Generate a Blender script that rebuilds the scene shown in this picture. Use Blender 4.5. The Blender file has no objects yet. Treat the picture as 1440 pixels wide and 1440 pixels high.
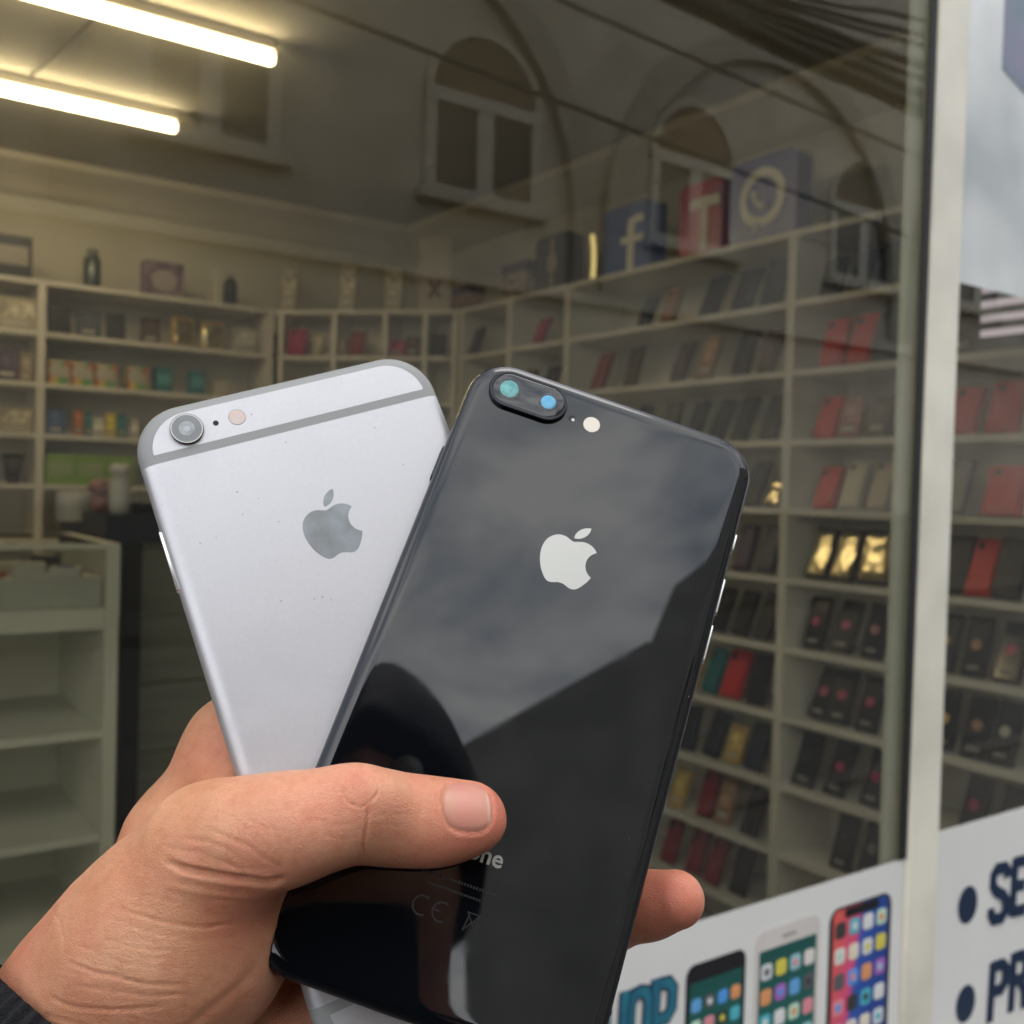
import bpy, bmesh, math, random
import numpy as np
from mathutils import Vector, Matrix
random.seed(7)
S = bpy.context.scene
COL = S.collection
# ------------------------------------------------------------------ camera
FPX = 1450.0                       # focal length in pixels of a 1440 px wide picture
EYE = 1.5
GD = 1.0                           # camera to shop glass, metres
CAM = Vector((0, -GD, EYE))
yaw, pitch, roll = math.radians(35), math.radians(-1.34), math.radians(1.6)
F = Vector((math.sin(yaw)*math.cos(pitch), math.cos(yaw)*math.cos(pitch), math.sin(pitch)))
R0 = Vector((math.cos(yaw), -math.sin(yaw), 0)); U0 = R0.cross(F)
XC = R0*math.cos(roll) + U0*math.sin(roll); YC = U0*math.cos(roll) - R0*math.sin(roll)
cam_d = bpy.data.cameras.new('camera'); cam = bpy.data.objects.new('camera', cam_d); COL.objects.link(cam)
cam.matrix_world = Matrix(((XC.x, YC.x, -F.x, CAM.x), (XC.y, YC.y, -F.y, CAM.y), (XC.z, YC.z, -F.z, CAM.z), (0, 0, 0, 1)))
cam_d.sensor_width = 36; cam_d.lens = FPX/1440*36; cam_d.clip_start = 0.004; cam_d.clip_end = 3000
cam_d.dof.use_dof = True; cam_d.dof.focus_distance = 0.241; cam_d.dof.aperture_fstop = 23
S.camera = cam
CM = Matrix(((XC.x, -YC.x, F.x, CAM.x), (XC.y, -YC.y, F.y, CAM.y), (XC.z, -YC.z, F.z, CAM.z), (0, 0, 0, 1)))  # x right, y down, z forward
MM = CM @ Matrix.Diagonal((.001, .001, .001, 1))                                                   # the same in millimetres
# ------------------------------------------------------------------ world, sun, exposure
w = bpy.data.worlds.new('World'); S.world = w; w.use_nodes = True
nt = w.node_tree; nt.nodes.clear(); N = nt.nodes.new; L = nt.links.new
SUN_E, SUN_A = math.radians(80), math.radians(150)
out = N('ShaderNodeOutputWorld'); bg = N('ShaderNodeBackground'); sky = N('ShaderNodeTexSky'); sky.sky_type = 'NISHITA'
sky.sun_disc = False; sky.sun_elevation = SUN_E; sky.sun_rotation = SUN_A; sky.dust_density = 3
tc = N('ShaderNodeTexCoord'); mp = N('ShaderNodeMapping'); mp.inputs['Scale'].default_value = (1, 1, 1.9)
n1 = N('ShaderNodeTexNoise'); n1.inputs['Scale'].default_value = 4.6; n1.inputs['Detail'].default_value = 5; n1.inputs['Roughness'].default_value = .52
n1.inputs['Distortion'].default_value = .35
cr = N('ShaderNodeValToRGB'); cr.color_ramp.elements[0].position = .40; cr.color_ramp.elements[1].position = .62
cr.color_ramp.elements[0].color = (7.8, 8.9, 10.2, 1); cr.color_ramp.elements[1].color = (19.5, 19.4, 19.0, 1)
mx = N('ShaderNodeMixRGB'); mx.inputs[0].default_value = .86
L(tc.outputs['Generated'], mp.inputs[0]); L(mp.outputs[0], n1.inputs['Vector']); L(n1.outputs[0], cr.inputs[0])
L(sky.outputs[0], mx.inputs[1]); L(cr.outputs[0], mx.inputs[2]); L(mx.outputs[0], bg.inputs[0]); bg.inputs[1].default_value = .12
L(bg.outputs[0], out.inputs[0])
sd = bpy.data.lights.new('sun', 'SUN'); sd.energy = .6; sd.angle = math.radians(25); sd.color = (1, .97, .93)
sun = bpy.data.objects.new('sun', sd); COL.objects.link(sun)
sv = Vector((math.sin(SUN_A)*math.cos(SUN_E), math.cos(SUN_A)*math.cos(SUN_E), math.sin(SUN_E)))
sun.rotation_euler = sv.to_track_quat('Z', 'Y').to_euler(); sun.location = (0, -4, 20)
S.view_settings.view_transform = 'Standard'; S.view_settings.look = 'None'; S.view_settings.gamma = 1
S.view_settings.exposure = .50
S.cycles.max_bounces = 7; S.cycles.transparent_max_bounces = 16; S.cycles.adaptive_threshold = .025; S.cycles.sample_clamp_indirect = 6
S.cycles.caustics_reflective = False; S.cycles.caustics_refractive = False
S.cycles.use_denoising = True

# ------------------------------------------------------------------ helpers
def ray(px, py): return (F + XC*((px-720)/FPX) - YC*((py-720)/FPX))
def hit(px, py, axis, val):                      # where a viewing ray meets the plane axis = val
    d = ray(px, py); t = (val-CAM[axis])/d[axis]; return CAM + d*t
def hitp(px, py, p0, n):
    d = ray(px, py); return CAM + d*((p0-CAM).dot(n)/d.dot(n))
MATS = {}
def mat(name, col, rough=.5, metal=0, spec=.5, noise=0, nscale=20, bump=0, bscale=200, emit=None, estr=0, coat=0, sub=0, col2=None, ndetail=3, stretch=None):
    if name in MATS: return MATS[name]
    m = bpy.data.materials.new(name); m.use_nodes = True; t = m.node_tree; b = t.nodes['Principled BSDF']
    b.inputs['Base Color'].default_value = (*col, 1); b.inputs['Roughness'].default_value = rough
    b.inputs['Metallic'].default_value = metal; b.inputs['Specular IOR Level'].default_value = spec
    b.inputs['Coat Weight'].default_value = coat
    if emit: b.inputs['Emission Color'].default_value = (*emit, 1); b.inputs['Emission Strength'].default_value = estr
    co = t.nodes.new('ShaderNodeTexCoord').outputs['Object']
    if stretch:
        mpn = t.nodes.new('ShaderNodeMapping'); mpn.inputs['Scale'].default_value = stretch; t.links.new(co, mpn.inputs[0]); co = mpn.outputs[0]
    if noise or col2:
        nn = t.nodes.new('ShaderNodeTexNoise'); nn.inputs['Scale'].default_value = nscale; nn.inputs['Detail'].default_value = ndetail
        t.links.new(co, nn.inputs['Vector'])
        c = t.nodes.new('ShaderNodeMixRGB')
        d2 = col2 if col2 else tuple(x*(1-noise) for x in col)
        c.inputs[1].default_value = (*col, 1); c.inputs[2].default_value = (*d2, 1)
        rp = t.nodes.new('ShaderNodeMapRange'); rp.inputs[1].default_value = .35; rp.inputs[2].default_value = .65
        t.links.new(nn.outputs[0], rp.inputs[0]); t.links.new(rp.outputs[0], c.inputs[0]); t.links.new(c.outputs[0], b.inputs['Base Color'])
    if bump:
        nb = t.nodes.new('ShaderNodeTexNoise'); nb.inputs['Scale'].default_value = bscale; nb.inputs['Detail'].default_value = 2
        bp = t.nodes.new('ShaderNodeBump'); bp.inputs['Strength'].default_value = bump; bp.inputs['Distance'].default_value = .001
        t.links.new(co, nb.inputs['Vector']); t.links.new(nb.outputs[0], bp.inputs['Height']); t.links.new(bp.outputs[0], b.inputs['Normal'])
    MATS[name] = m; return m
def flat(col, rough=.5, spec=.4):                # a plain print or plastic colour
    k = 'colour_%02x%02x%02x_%d' % (*[int(max(0, min(1, c))*255) for c in col], int(rough*10))
    return mat(k, col, rough, spec=spec, noise=.12, nscale=9)
def link(o, parent=None):
    COL.objects.link(o)
    if parent: o.parent = parent
    return o
def tag(o, label=None, cat=None, group=None, kind=None):
    if label: o['label'] = label
    if cat: o['category'] = cat
    if group: o['group'] = group
    if kind: o['kind'] = kind
    return o
def empty(name, M, label, cat, group=None):
    o = bpy.data.objects.new(name, None); COL.objects.link(o); o.empty_display_size = .05
    o.matrix_world = M if isinstance(M, Matrix) else Matrix.Translation(M)
    return tag(o, label, cat, group)
class MB:
    def __init__(s): s.b = bmesh.new()
    def box(s, x0, x1, y0, y1, z0, z1, M=None, bev=0):
        vs = [s.b.verts.new((x, y, z)) for x in (x0, x1) for y in (y0, y1) for z in (z0, z1)]
        fs = [(0, 1, 3, 2), (4, 6, 7, 5), (0, 4, 5, 1), (2, 3, 7, 6), (0, 2, 6, 4), (1, 5, 7, 3)]
        ff = [s.b.faces.new([vs[i] for i in f]) for f in fs]
        if bev: 
            r = bmesh.ops.bevel(s.b, geom=list({e for f in ff for e in f.edges}), offset=bev, segments=2, affect='EDGES'); vs = r['verts']+[v for v in vs if v.is_valid]
            vs = list(set(vs))
        if M: 
            for v in vs: v.co = M @ v.co
        return s
    def tube(s, pts, rad, seg=8, cap=True):
        pts = [Vector(p) for p in pts]; rings = []
        up = Vector((.13, .2, 1)).normalized()
        for i, p in enumerate(pts):
            d = (pts[min(i+1, len(pts)-1)] - pts[max(i-1, 0)]).normalized()
            a = d.cross(up); a = a.normalized() if a.length > 1e-4 else d.orthogonal().normalized(); c = d.cross(a)
            r = rad[i] if hasattr(rad, '__len__') else rad
            rings.append([s.b.verts.new(p + (a*math.cos(2*math.pi*k/seg)+c*math.sin(2*math.pi*k/seg))*r) for k in range(seg)])
        for q, r2 in zip(rings, rings[1:]):
            for k in range(seg): s.b.faces.new((q[k], q[(k+1) % seg], r2[(k+1) % seg], r2[k]))
        if cap: s.b.faces.new(rings[0][::-1]); s.b.faces.new(rings[-1])
        return s
    def loft(s, rings, cap0=True, cap1=True, closed=True):
        rr = [[s.b.verts.new(p) for p in r] for r in rings]; n = len(rr[0])
        for q, r2 in zip(rr, rr[1:]):
            for k in range(n if closed else n-1): s.b.faces.new((q[k], q[(k+1) % n], r2[(k+1) % n], r2[k]))
        if cap0: s.b.faces.new(rr[0][::-1])
        if cap1: s.b.faces.new(rr[-1])
        return s
    def prism(s, pts, z0, z1, M=None):
        a = [Vector((p[0], p[1], z0)) for p in pts]; b_ = [Vector((p[0], p[1], z1)) for p in pts]
        if M: a = [M @ v for v in a]; b_ = [M @ v for v in b_]
        return s.loft([a, b_])
    def mesh(s, name):
        bmesh.ops.recalc_face_normals(s.b, faces=s.b.faces[:]); me = bpy.data.meshes.new(name); s.b.to_mesh(me); s.b.free(); return me
    def obj(s, name, m, parent=None, smooth=False, M=None):
        me = s.mesh(name); me.materials.append(m)
        if smooth:
            for p in me.polygons: p.use_smooth = True
        o = bpy.data.objects.new(name, me); link(o, parent)
        if M: o.matrix_world = M
        if smooth == 2:
            me.set_sharp_from_angle(angle=math.radians(35))
        return o
def bx(name, m, a, parent=None, bev=0): return MB().box(*a, bev=bev).obj(name, m, parent)
def text(body, name, m, M, size, parent=None, sx=1, off=0, ext=.0004, align='LEFT', shear=0):
    c = bpy.data.curves.new(name, 'FONT'); c.body = body; c.size = size; c.offset = off; c.extrude = ext; c.align_x = align; c.shear = shear
    c.resolution_u = 6; c.materials.append(m); o = bpy.data.objects.new(name, c); link(o, parent)
    o.matrix_world = M @ Matrix.Diagonal((sx, 1, 1, 1)); return o
def circ(r, n=32, cx=0, cy=0, ry=None): return [(cx+r*math.cos(2*math.pi*k/n), cy+(ry or r)*math.sin(2*math.pi*k/n)) for k in range(n)]
def rrect(w_, h_, r, n=8, cx=0, cy=0):
    r = max(r, 1e-5); o = []
    for qx, qy, a0 in ((1, 1, 0), (-1, 1, 90), (-1, -1, 180), (1, -1, 270)):
        for k in range(n+1):
            a = math.radians(a0+90*k/n); o.append((cx+qx*(w_/2-r)+r*math.cos(a), cy+qy*(h_/2-r)+r*math.sin(a)))
    return o
ORD = ['first', 'second', 'third', 'fourth', 'fifth', 'sixth', 'seventh', 'eighth', 'ninth', 'tenth', 'eleventh', 'twelfth']

# ------------------------------------------------------------------ street and buildings
M_plaster = mat('cream_plaster', (.43, .41, .365), .85, noise=.30, nscale=1.1, bump=.4, bscale=40, ndetail=8)
M_trim = mat('pale_stone_trim', (.44, .42, .37), .8, noise=.15, nscale=3)
M_band = mat('grey_arch_band', (.31, .295, .26), .85, noise=.2, nscale=4)
M_winframe = mat('white_window_paint', (.40, .39, .355), .5, noise=.08, nscale=6)
M_darkglass = mat('dark_house_window_glass', (.02, .022, .024), .08, spec=.5)
M_fan = mat('brown_boarded_fanlight', (.10, .065, .04), .6, noise=.3, nscale=6)
M_roof = mat('grey_metal_roof', (.12, .12, .125), .5, noise=.3, nscale=2)
M_asph = mat('asphalt', (.05, .05, .052), .9, noise=.35, nscale=3, bump=.6, bscale=90, ndetail=8)
M_pave = mat('concrete_paving', (.065, .063, .06), .85, noise=.25, nscale=2.5, bump=.4, bscale=60, ndetail=6)
M_kerb = mat('kerb_stone', (.075, .072, .07), .8, noise=.2, nscale=6)
tag(bx('ground', M_asph, (-150, 150, -150, 150, -.22, -.16)), kind='structure')
tag(bx('road', M_asph, (-60, 60, -9.0, -2.4, -.155, -.12)), kind='structure')
pv = tag(bx('pavement', M_pave, (-60, 60, -2.4, -.12, -.15, -.012)), kind='structure')
tag(bx('pavement', M_pave, (-60, 60, -11.0, -9.0, -.15, -.0)), kind='structure')
tag(bx('kerb', M_kerb, (-60, 60, -2.55, -2.4, -.15, 0.0)), kind='structure')
for i in range(24):                                                # paving slabs in front of the window
    for j in range(3):
        o = bx('paving_slab', M_kerb, (-6+i*.6+.006, -6+(i+1)*.6-.006, -2.2+j*.66+.006, -2.2+(j+1)*.66-.006, -.02, -.008+.0005*((i*7+j*3) % 4)), pv)
FY = -11.0                                                         # facade plane opposite
bld = empty('arcaded_building', (6, FY, 0), 'cream plastered old building across the street with tall arches, mirrored in the glass', 'building')
def B(name, m, a, bev=0, parent=None):
    o = bx(name, m, a, None, bev); p = parent or bld; o.parent = p; o.matrix_parent_inverse = p.matrix_world.inverted(); return o
def under(o, p): o.parent = p; o.matrix_parent_inverse = p.matrix_world.inverted(); return o
bpy.context.view_layer.update()
YM = Matrix(((1, 0, 0, 0), (0, 0, 1, 0), (0, 1, 0, 0), (0, 0, 0, 1)))   # (x, z, y) prisms
def BP(name, m, pts, y0, y1): return under(MB().prism(pts, y0, y1, YM).obj(name, m), bld)
M_coping = mat('dark_roof_coping', (.06, .06, .062), .6)
BP('wall', M_plaster, [(-4.7, -.15), (-1.9, -.15), (-1.9, 9.32), (-4.7, 8.55)], FY-9, FY)
BP('wall', M_plaster, [(-1.899, -.15), (26, -.15), (26, 11.6), (1.6, 11.6), (-1.4, 10.1), (-1.899, 9.25)], FY-9, FY)
B('string_course', M_trim, (-4.75, 26, FY, FY+.12, 4.25, 4.45))
def arch_pts(cx, z0, r, n=20, ry=None): return [(cx+r*math.cos(math.pi*k/n), z0+(ry or r)*math.sin(math.pi*k/n)) for k in range(n+1)]
YM = Matrix(((1, 0, 0, 0), (0, 0, 1, 0), (0, 1, 0, 0), (0, 0, 0, 1)))   # (x, z, y) prisms
for cx in (-1.6, 5.95, 13.55, 21.1):
    for_r = 3.72
    if cx < 0: continue
    o_, i_ = arch_pts(cx, 5.4, for_r), arch_pts(cx, 5.4, for_r-.42)
    mb = MB(); 
    for k in range(20):
        q = [o_[k], o_[k+1], i_[k+1], i_[k]]; mb.prism(q, FY-.01, FY+.16, YM)
    under(mb.obj('archivolt', M_band), bld)
    for sgn in (-1, 1): B('pilaster', M_band, (cx+sgn*3.51-.2, cx+sgn*3.51+.2, FY, FY+.14, 4.45, 5.4))
def house_window(x0, x1, sill, spring, top):
    cx, r = (x0+x1)/2, (x1-x0)/2
    f = B('window', M_darkglass, (x0, x1, FY-.02, FY+.015, sill, spring))
    def P(name, m, a): o = bx(name, m, a); under(o, f); return o
    mb = MB(); pts = arch_pts(cx, spring, r, 16, top-spring); mb.prism(pts, FY-.02, FY+.016, YM); under(mb.obj('fanlight', M_fan), f)
    mb = MB(); oo = arch_pts(cx, spring, r+.12, 16, top-spring+.12)
    for k in range(16): mb.prism([oo[k], oo[k+1], pts[k+1], pts[k]], FY-.01, FY+.05, YM)
    under(mb.obj('arch_trim', M_trim), f)
    P('sill', M_trim, (x0-.22, x1+.22, FY, FY+.2, sill-.14, sill-.02))
    P('frame', M_winframe, (x0-.1, x0+.07, FY, FY+.06, sill, spring)); P('frame', M_winframe, (x1-.07, x1+.1, FY, FY+.06, sill, spring))
    P('mullion', M_winframe, (cx-.13, cx+.13, FY+.015, FY+.055, sill+.1, spring-.1))
    P('transom', M_winframe, (x0-.1, x1+.1, FY+.015, FY+.07, spring-.1, spring+.08)); P('frame', M_winframe, (x0+.07, x1-.07, FY+.015, FY+.055, sill, sill+.1))
for x0, x1 in ((3.2, 4.7), (6.9, 8.6), (10.9, 12.6), (15.2, 16.9), (19.0, 20.6), (-.6, 1.0)): house_window(x0, x1, 5.42, 6.72, 7.62)
B('plinth', mat('dark_plinth', (.10, .095, .09), .8, noise=.2, nscale=2), (-4.72, 26, FY, FY+.06, -.1, 1.2))
# cables over the street (seen mirrored in the shop glass)
M_cable = mat('black_cable', (.012, .012, .012), .6)
def vhit(px, py, Y):                     # a point of the mirrored world, brought back to the real side of the glass
    p = hit(px, py, 1, Y-GD); return Vector((p.x, -p.y, p.z))
cab = [((410, 0), (1275, 332), 5.5, .016, 'thin lone cable sagging lowest across the arched facade, mirrored in the glass'),
       ((780, -2), (1272, 212), 6.0, .015, 'thin cable below the thick bundle, mirrored in the glass')]
for a, b_, Y, r, lab in cab:
    p, q = vhit(*a, Y), vhit(*b_, Y); d = (q-p); p2, q2 = p-d*1.2, q+d*.8
    p = p-d*.06; pts = [Vector((p.x-.1, -.02, 7.2)), p+(Vector((p.x-.1, -.02, 7.2))-p)*.45+Vector((0, 0, .1))]+[p.lerp(q2, k/24) for k in range(25)]
    tag(MB().tube(pts, r, 6).obj('street_cable', M_cable, None, True), lab, 'cable', 'cables over the street')
for i, (ax, bx_, by, r) in enumerate([(962, 1285, 148, .050), (985, 1285, 126, .045), (1008, 1285, 106, .028), (1036, 1285, 90, .034), (1062, 1285, 62, .018), (1090, 1285, 48, .022), (930, 1285, 162, .018), (1135, 1285, 26, .018)]):
    Y = 5.0; p, q = vhit(ax, 0, Y), vhit(bx_, by, Y); d = q-p; p2, q2 = p-d*2.2, q+d*1.2
    p = p-d*.16; pts = [Vector((p.x+.3+.05*i, -.02, 7.3)), p+(Vector((p.x+.2, -.02, 7.3))-p)*.45]+[p.lerp(q2, k/20)+Vector((0, .012*math.sin(k+i), .003*math.sin(k*.8+i*2))) for k in range(21)]
    tag(MB().tube(pts, r, 6).obj('street_cable', M_cable, None, True), '%s cable from the top of the thick bundle mirrored in the upper glass' % ORD[i], 'cable', 'cables over the street')

# ------------------------------------------------------------------ shop building shell
M_wallp = mat('shop_wall_paint', (.58, .56, .50), .8, noise=.1, nscale=2)
M_ceil = mat('shop_ceiling_paint', (.56, .54, .49), .9, noise=.12, nscale=1.5)
M_floor = mat('shop_floor_tiles', (.22, .20, .17), .35, noise=.2, nscale=3)
M_shopout = mat('shop_outer_render', (.55, .53, .50), .9, noise=.2, nscale=2, bump=.3, bscale=50)
XR, YB = 2.4, 4.47-GD                     # fronts of the right and of the back shelves
CEIL = EYE+1.30
for nm, m, a in (('floor', M_floor, (-2.2, 2.8, .02, 4.0, -.2, .02)), ('ceiling', M_ceil, (-2.2, 2.8, .02, 4.0, CEIL, CEIL+.2)),
                 ('wall_back', M_wallp, (-2.2, 2.8, YB+.28, YB+.5, .02, CEIL)), ('wall_right', M_wallp, (XR+.28, XR+.5, .02, YB+.28, .02, CEIL)),
                 ('wall_left', M_wallp, (-2.3, -2.2, .02, YB+.28, .02, CEIL)), ('wall_front_above_window', M_shopout, (-4, 6, .03, .3, 2.95, 7.5)),
                 ('wall_front_right', M_shopout, (2.72, 6, -.02, .3, -.1, 2.95)), ('wall_front_left', M_shopout, (-4, -2.2, -.02, .3, -.1, 2.95)),
                 ('roof', M_roof, (-4, 6, .3, 6, 7.3, 7.5))):
    tag(bx(nm, m, a), kind='structure')
# stepped cornice moulding round the ceiling
M_mould = mat('cornice_moulding_paint', (.62, .58, .50), .7)
def moulding():
    prof = [(0, 0), (.16, 0), (.16, -.03), (.10, -.07), (.04, -.12), (0, -.14)]
    mb = MB(); yb, xr = YB+.279, XR+.279
    mb.loft([[Vector((x, yb-a, CEIL-.001+b)) for a, b in prof] for x in (-2.19, xr)])
    mb.loft([[Vector((xr-a, y, CEIL-.002+b)) for a, b in prof] for y in (.05, yb)])
    tag(mb.obj('ceiling_moulding', M_mould), kind='structure')
moulding()
# ------------------------------------------------------------------ window glass, mullion and posters
def glass_mat(name='shop_window_glass', tint=(.87, .865, .80, 1)):
    m = bpy.data.materials.new(name); m.use_nodes = True; t = m.node_tree; t.nodes.clear(); n = t.nodes.new; l = t.links.new
    o = n('ShaderNodeOutputMaterial'); mix = n('ShaderNodeMixShader'); tr = n('ShaderNodeBsdfTransparent'); gl = n('ShaderNodeBsdfGlossy')
    gl.inputs['Roughness'].default_value = .012; gl.inputs['Color'].default_value = (1, .97, .9, 1); tr.inputs[0].default_value = tint
    fr = n('ShaderNodeFresnel'); fr.inputs[0].default_value = 1.5; g = n('ShaderNodeNewGeometry')
    a = n('ShaderNodeMath'); a.operation = 'MULTIPLY'; a.inputs[1].default_value = 2.0
    b = n('ShaderNodeMath'); b.operation = 'SUBTRACT'; b.inputs[0].default_value = 1
    c = n('ShaderNodeMath'); c.operation = 'MULTIPLY'; c.use_clamp = True
    l(fr.outputs[0], a.inputs[0]); l(g.outputs['Backfacing'], b.inputs[1]); l(a.outputs[0], c.inputs[0]); l(b.outputs[0], c.inputs[1])
    l(c.outputs[0], mix.inputs[0]); l(tr.outputs[0], mix.inputs[1]); l(gl.outputs[0], mix.inputs[2]); l(mix.outputs[0], o.inputs[0]); return m
M_glass = glass_mat(); M_glass2 = glass_mat('clear_case_glass', (.97, .97, .96, 1))
M_frame = mat('white_window_frame', (.84, .79, .67), .45, noise=.22, nscale=5, ndetail=6)
M_frame_in = mat('grey_aluminium_sash', (.74, .77, .73), .5, noise=.1, nscale=8)
M_gasket = mat('black_rubber_gasket', (.01, .01, .01), .6)
def gx(px, y=0.0, py=700): return hit(px, py, 1, y).x
Z0, Z1 = .35, 2.95
ML, MR = gx(1297, -.012, 700), gx(1339, -.012, 700)
win = empty('shop_window', (0, 0, Z0), 'large shop window with the display seen through it, left of the white mullion', 'window')
bpy.context.view_layer.update()
def W(name, m, a, p=win, bev=0): o = bx(name, m, a, None, bev); return under(o, p)
W('glass_pane', M_glass, (-2.15, ML-.0015, -.004, .004, Z0, Z1))
ztop = hit(1200, 1229, 1, -.0045).z
GX0, SX0 = gx(1283.5, -.0065, 700), gx(1262, .012, 700)
W('gasket', M_gasket, (GX0, ML-.001, -.0085, -.0044, ztop+.001, Z1)); W('sash', M_frame_in, (SX0, ML-.003, .012, .022, Z0, Z1))
W('mullion', M_frame, (ML, MR, -.012, .022, Z0, Z1), bev=.002)
W('sill', M_frame, (-2.2, 2.7, -.10, .06, Z0-.08, Z0)); W('lower_wall', M_shopout, (-2.2, 2.7, -.02, .06, -.1, Z0-.08))
W('head', M_frame, (-2.2, 2.7, -.03, .06, Z1, Z1+.08))
win2 = empty('shop_door', (2.2, 0, Z0), 'glazed panel right of the white mullion with cropped poster lettering on it', 'door')
bpy.context.view_layer.update()
W('glass_pane', M_glass, (MR+.001, 2.6, -.004, .004, Z0, Z1), win2); W('door_frame', M_frame, (2.6, 2.7, -.03, .05, Z0, Z1), win2)
# posters
M_vinyl = mat('white_vinyl_poster', (.80, .785, .755), .45, noise=.06, nscale=4)
def mottled_vinyl():
    m = mat('mottled_grey_vinyl', (.46, .485, .49), .3, col2=(.80, .80, .79), nscale=3.6, ndetail=2); return m  # noise mottles it between mid and pale grey
YP = -.0045
def FX(z=None): return Matrix(((1, 0, 0, 0), (0, 0, -1, 0), (0, 1, 0, 0), (0, 0, 0, 1)))   # x, z on the glass, facing the street
def onglass(x, z, dy): return Matrix.Translation((x, YP-dy, z)) @ Matrix(((1, 0, 0, 0), (0, 0, -1, 0), (0, 1, 0, 0), (0, 0, 0, 1)))
ztop = hit(1200, 1229, 1, YP).z
po = bx('poster', M_vinyl, (-1.2, gx(1271, YP, 1215), YP-.0006, YP, Z0+.01, ztop))
tag(po, 'white poster with three phone pictures and teal lettering low on the glass', 'poster')
def sticker(name, m, pts, x, z, lay, parent):
    o = MB().prism([(a, b) for a, b in pts], 0, .0004).obj(name, m); o.matrix_world = onglass(x, z, .0006+.0005*lay)
    bpy.context.view_layer.update(); return under(o, parent)
def screen_mat(kind):
    m = bpy.data.materials.new('poster_screen_print_'+kind); m.use_nodes = True; t = m.node_tree; b = t.nodes['Principled BSDF']; b.inputs['Roughness'].default_value = .4
    c = t.nodes.new('ShaderNodeTexCoord'); sp = t.nodes.new('ShaderNodeSeparateXYZ'); t.links.new(c.outputs['Generated'], sp.inputs[0])
    r = t.nodes.new('ShaderNodeValToRGB'); e = r.color_ramp.elements
    if kind == 'multi':
        ad = t.nodes.new('ShaderNodeMath'); ad.operation = 'MULTIPLY_ADD'; ad.inputs[1].default_value = -.35
        t.links.new(sp.outputs['Y'], ad.inputs[0]); t.links.new(sp.outputs['X'], ad.inputs[2]); 
        ad2 = t.nodes.new('ShaderNodeMath'); ad2.operation = 'ADD'; ad2.inputs[1].default_value = .25; t.links.new(ad.outputs[0], ad2.inputs[0])
        t.links.new(ad2.outputs[0], r.inputs[0]); e[0].position = .0; e[0].color = (.75, .12, .10, 1); e[1].position = .9; e[1].color = (.02, .06, .28, 1)
        x = e.new(.38); x.color = (.70, .08, .22, 1); x = e.new(.46); x.color = (.03, .10, .42, 1)
    else:
        t.links.new(sp.outputs['Y'], r.inputs[0]); e[0].color = (.02, .16, .13, 1); e[1].color = (.01, .085, .075, 1)
    t.links.new(r.outputs[0], b.inputs['Base Color']); return m
ICONC = [(.15, .40, .75), (.8, .8, .78), (.85, .75, .6), (.12, .12, .13), (.55, .75, .6), (.75, .75, .75), (.10, .35, .8), (.8, .3, .35), (.75, .65, .1), (.8, .35, .15), (.05, .05, .05), (.35, .6, .65), (.45, .15, .55), (.1, .5, .6), (.8, .75, .7)]
def poster_phone(x0, x1, zt, body, scr, top_in, n):
    wd = x1-x0; hh = min(wd*2.0, .30); cx = (x0+x1)/2
    o = sticker('phone_picture', flat(body, .4), rrect(wd, hh, wd*.14), cx, zt-hh/2, 1, po)
    sw = wd*.88; sh = hh-top_in-.012; s_ = sticker('screen_picture', scr, rrect(sw, sh, wd*.07 if top_in < .02 else .002), cx, zt-top_in-sh/2, 2, po)
    iw = sw/5.4
    for r_ in range(5):
        for c_ in range(4):
            col = ICONC[(r_*4+c_*3+n*5) % len(ICONC)]
            sticker('app_icon', flat(col, .4), rrect(iw, iw, iw*.25, 3), cx-sw/2+sw*(c_+.5)/4, zt-top_in-.028-r_*sw*.30*.98-.004, 3, po)
            if (r_+c_+n) % 2: sticker('icon_mark', flat(ICONC[(r_+c_*2+3) % len(ICONC)], .4), circ(iw*.25, 10), cx-sw/2+sw*(c_+.5)/4, zt-top_in-.032-r_*sw*.294, 4, po)
def gz(px, py): return hit(px, py, 1, YP).z
poster_phone(gx(965, YP, 1345), gx(1048, YP, 1345), gz(1030, 1338), (.015, .015, .018), screen_mat('teal'), .026, 0)
poster_phone(gx(1063, YP, 1290), gx(1153, YP, 1290), gz(1130, 1290), (.72, .66, .62), screen_mat('teal_pale'), .030, 1)
poster_phone(gx(1167, YP, 1260), gx(1253, YP, 1260), gz(1235, 1258), (.03, .03, .035), screen_mat('multi'), .004, 2)
x3 = (gx(1167, YP, 1260)+gx(1253, YP, 1260))/2
sticker('notch_picture', flat((.01, .01, .01), .4), rrect(.085, .014, .004), x3, gz(1235, 1258)-.011, 5, po)
x2 = (gx(1063, YP, 1290)+gx(1153, YP, 1290))/2
sticker('speaker_picture', flat((.35, .33, .32), .4), rrect(.03, .004, .002), x2, gz(1130, 1290)-.016, 4, po)
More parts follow.
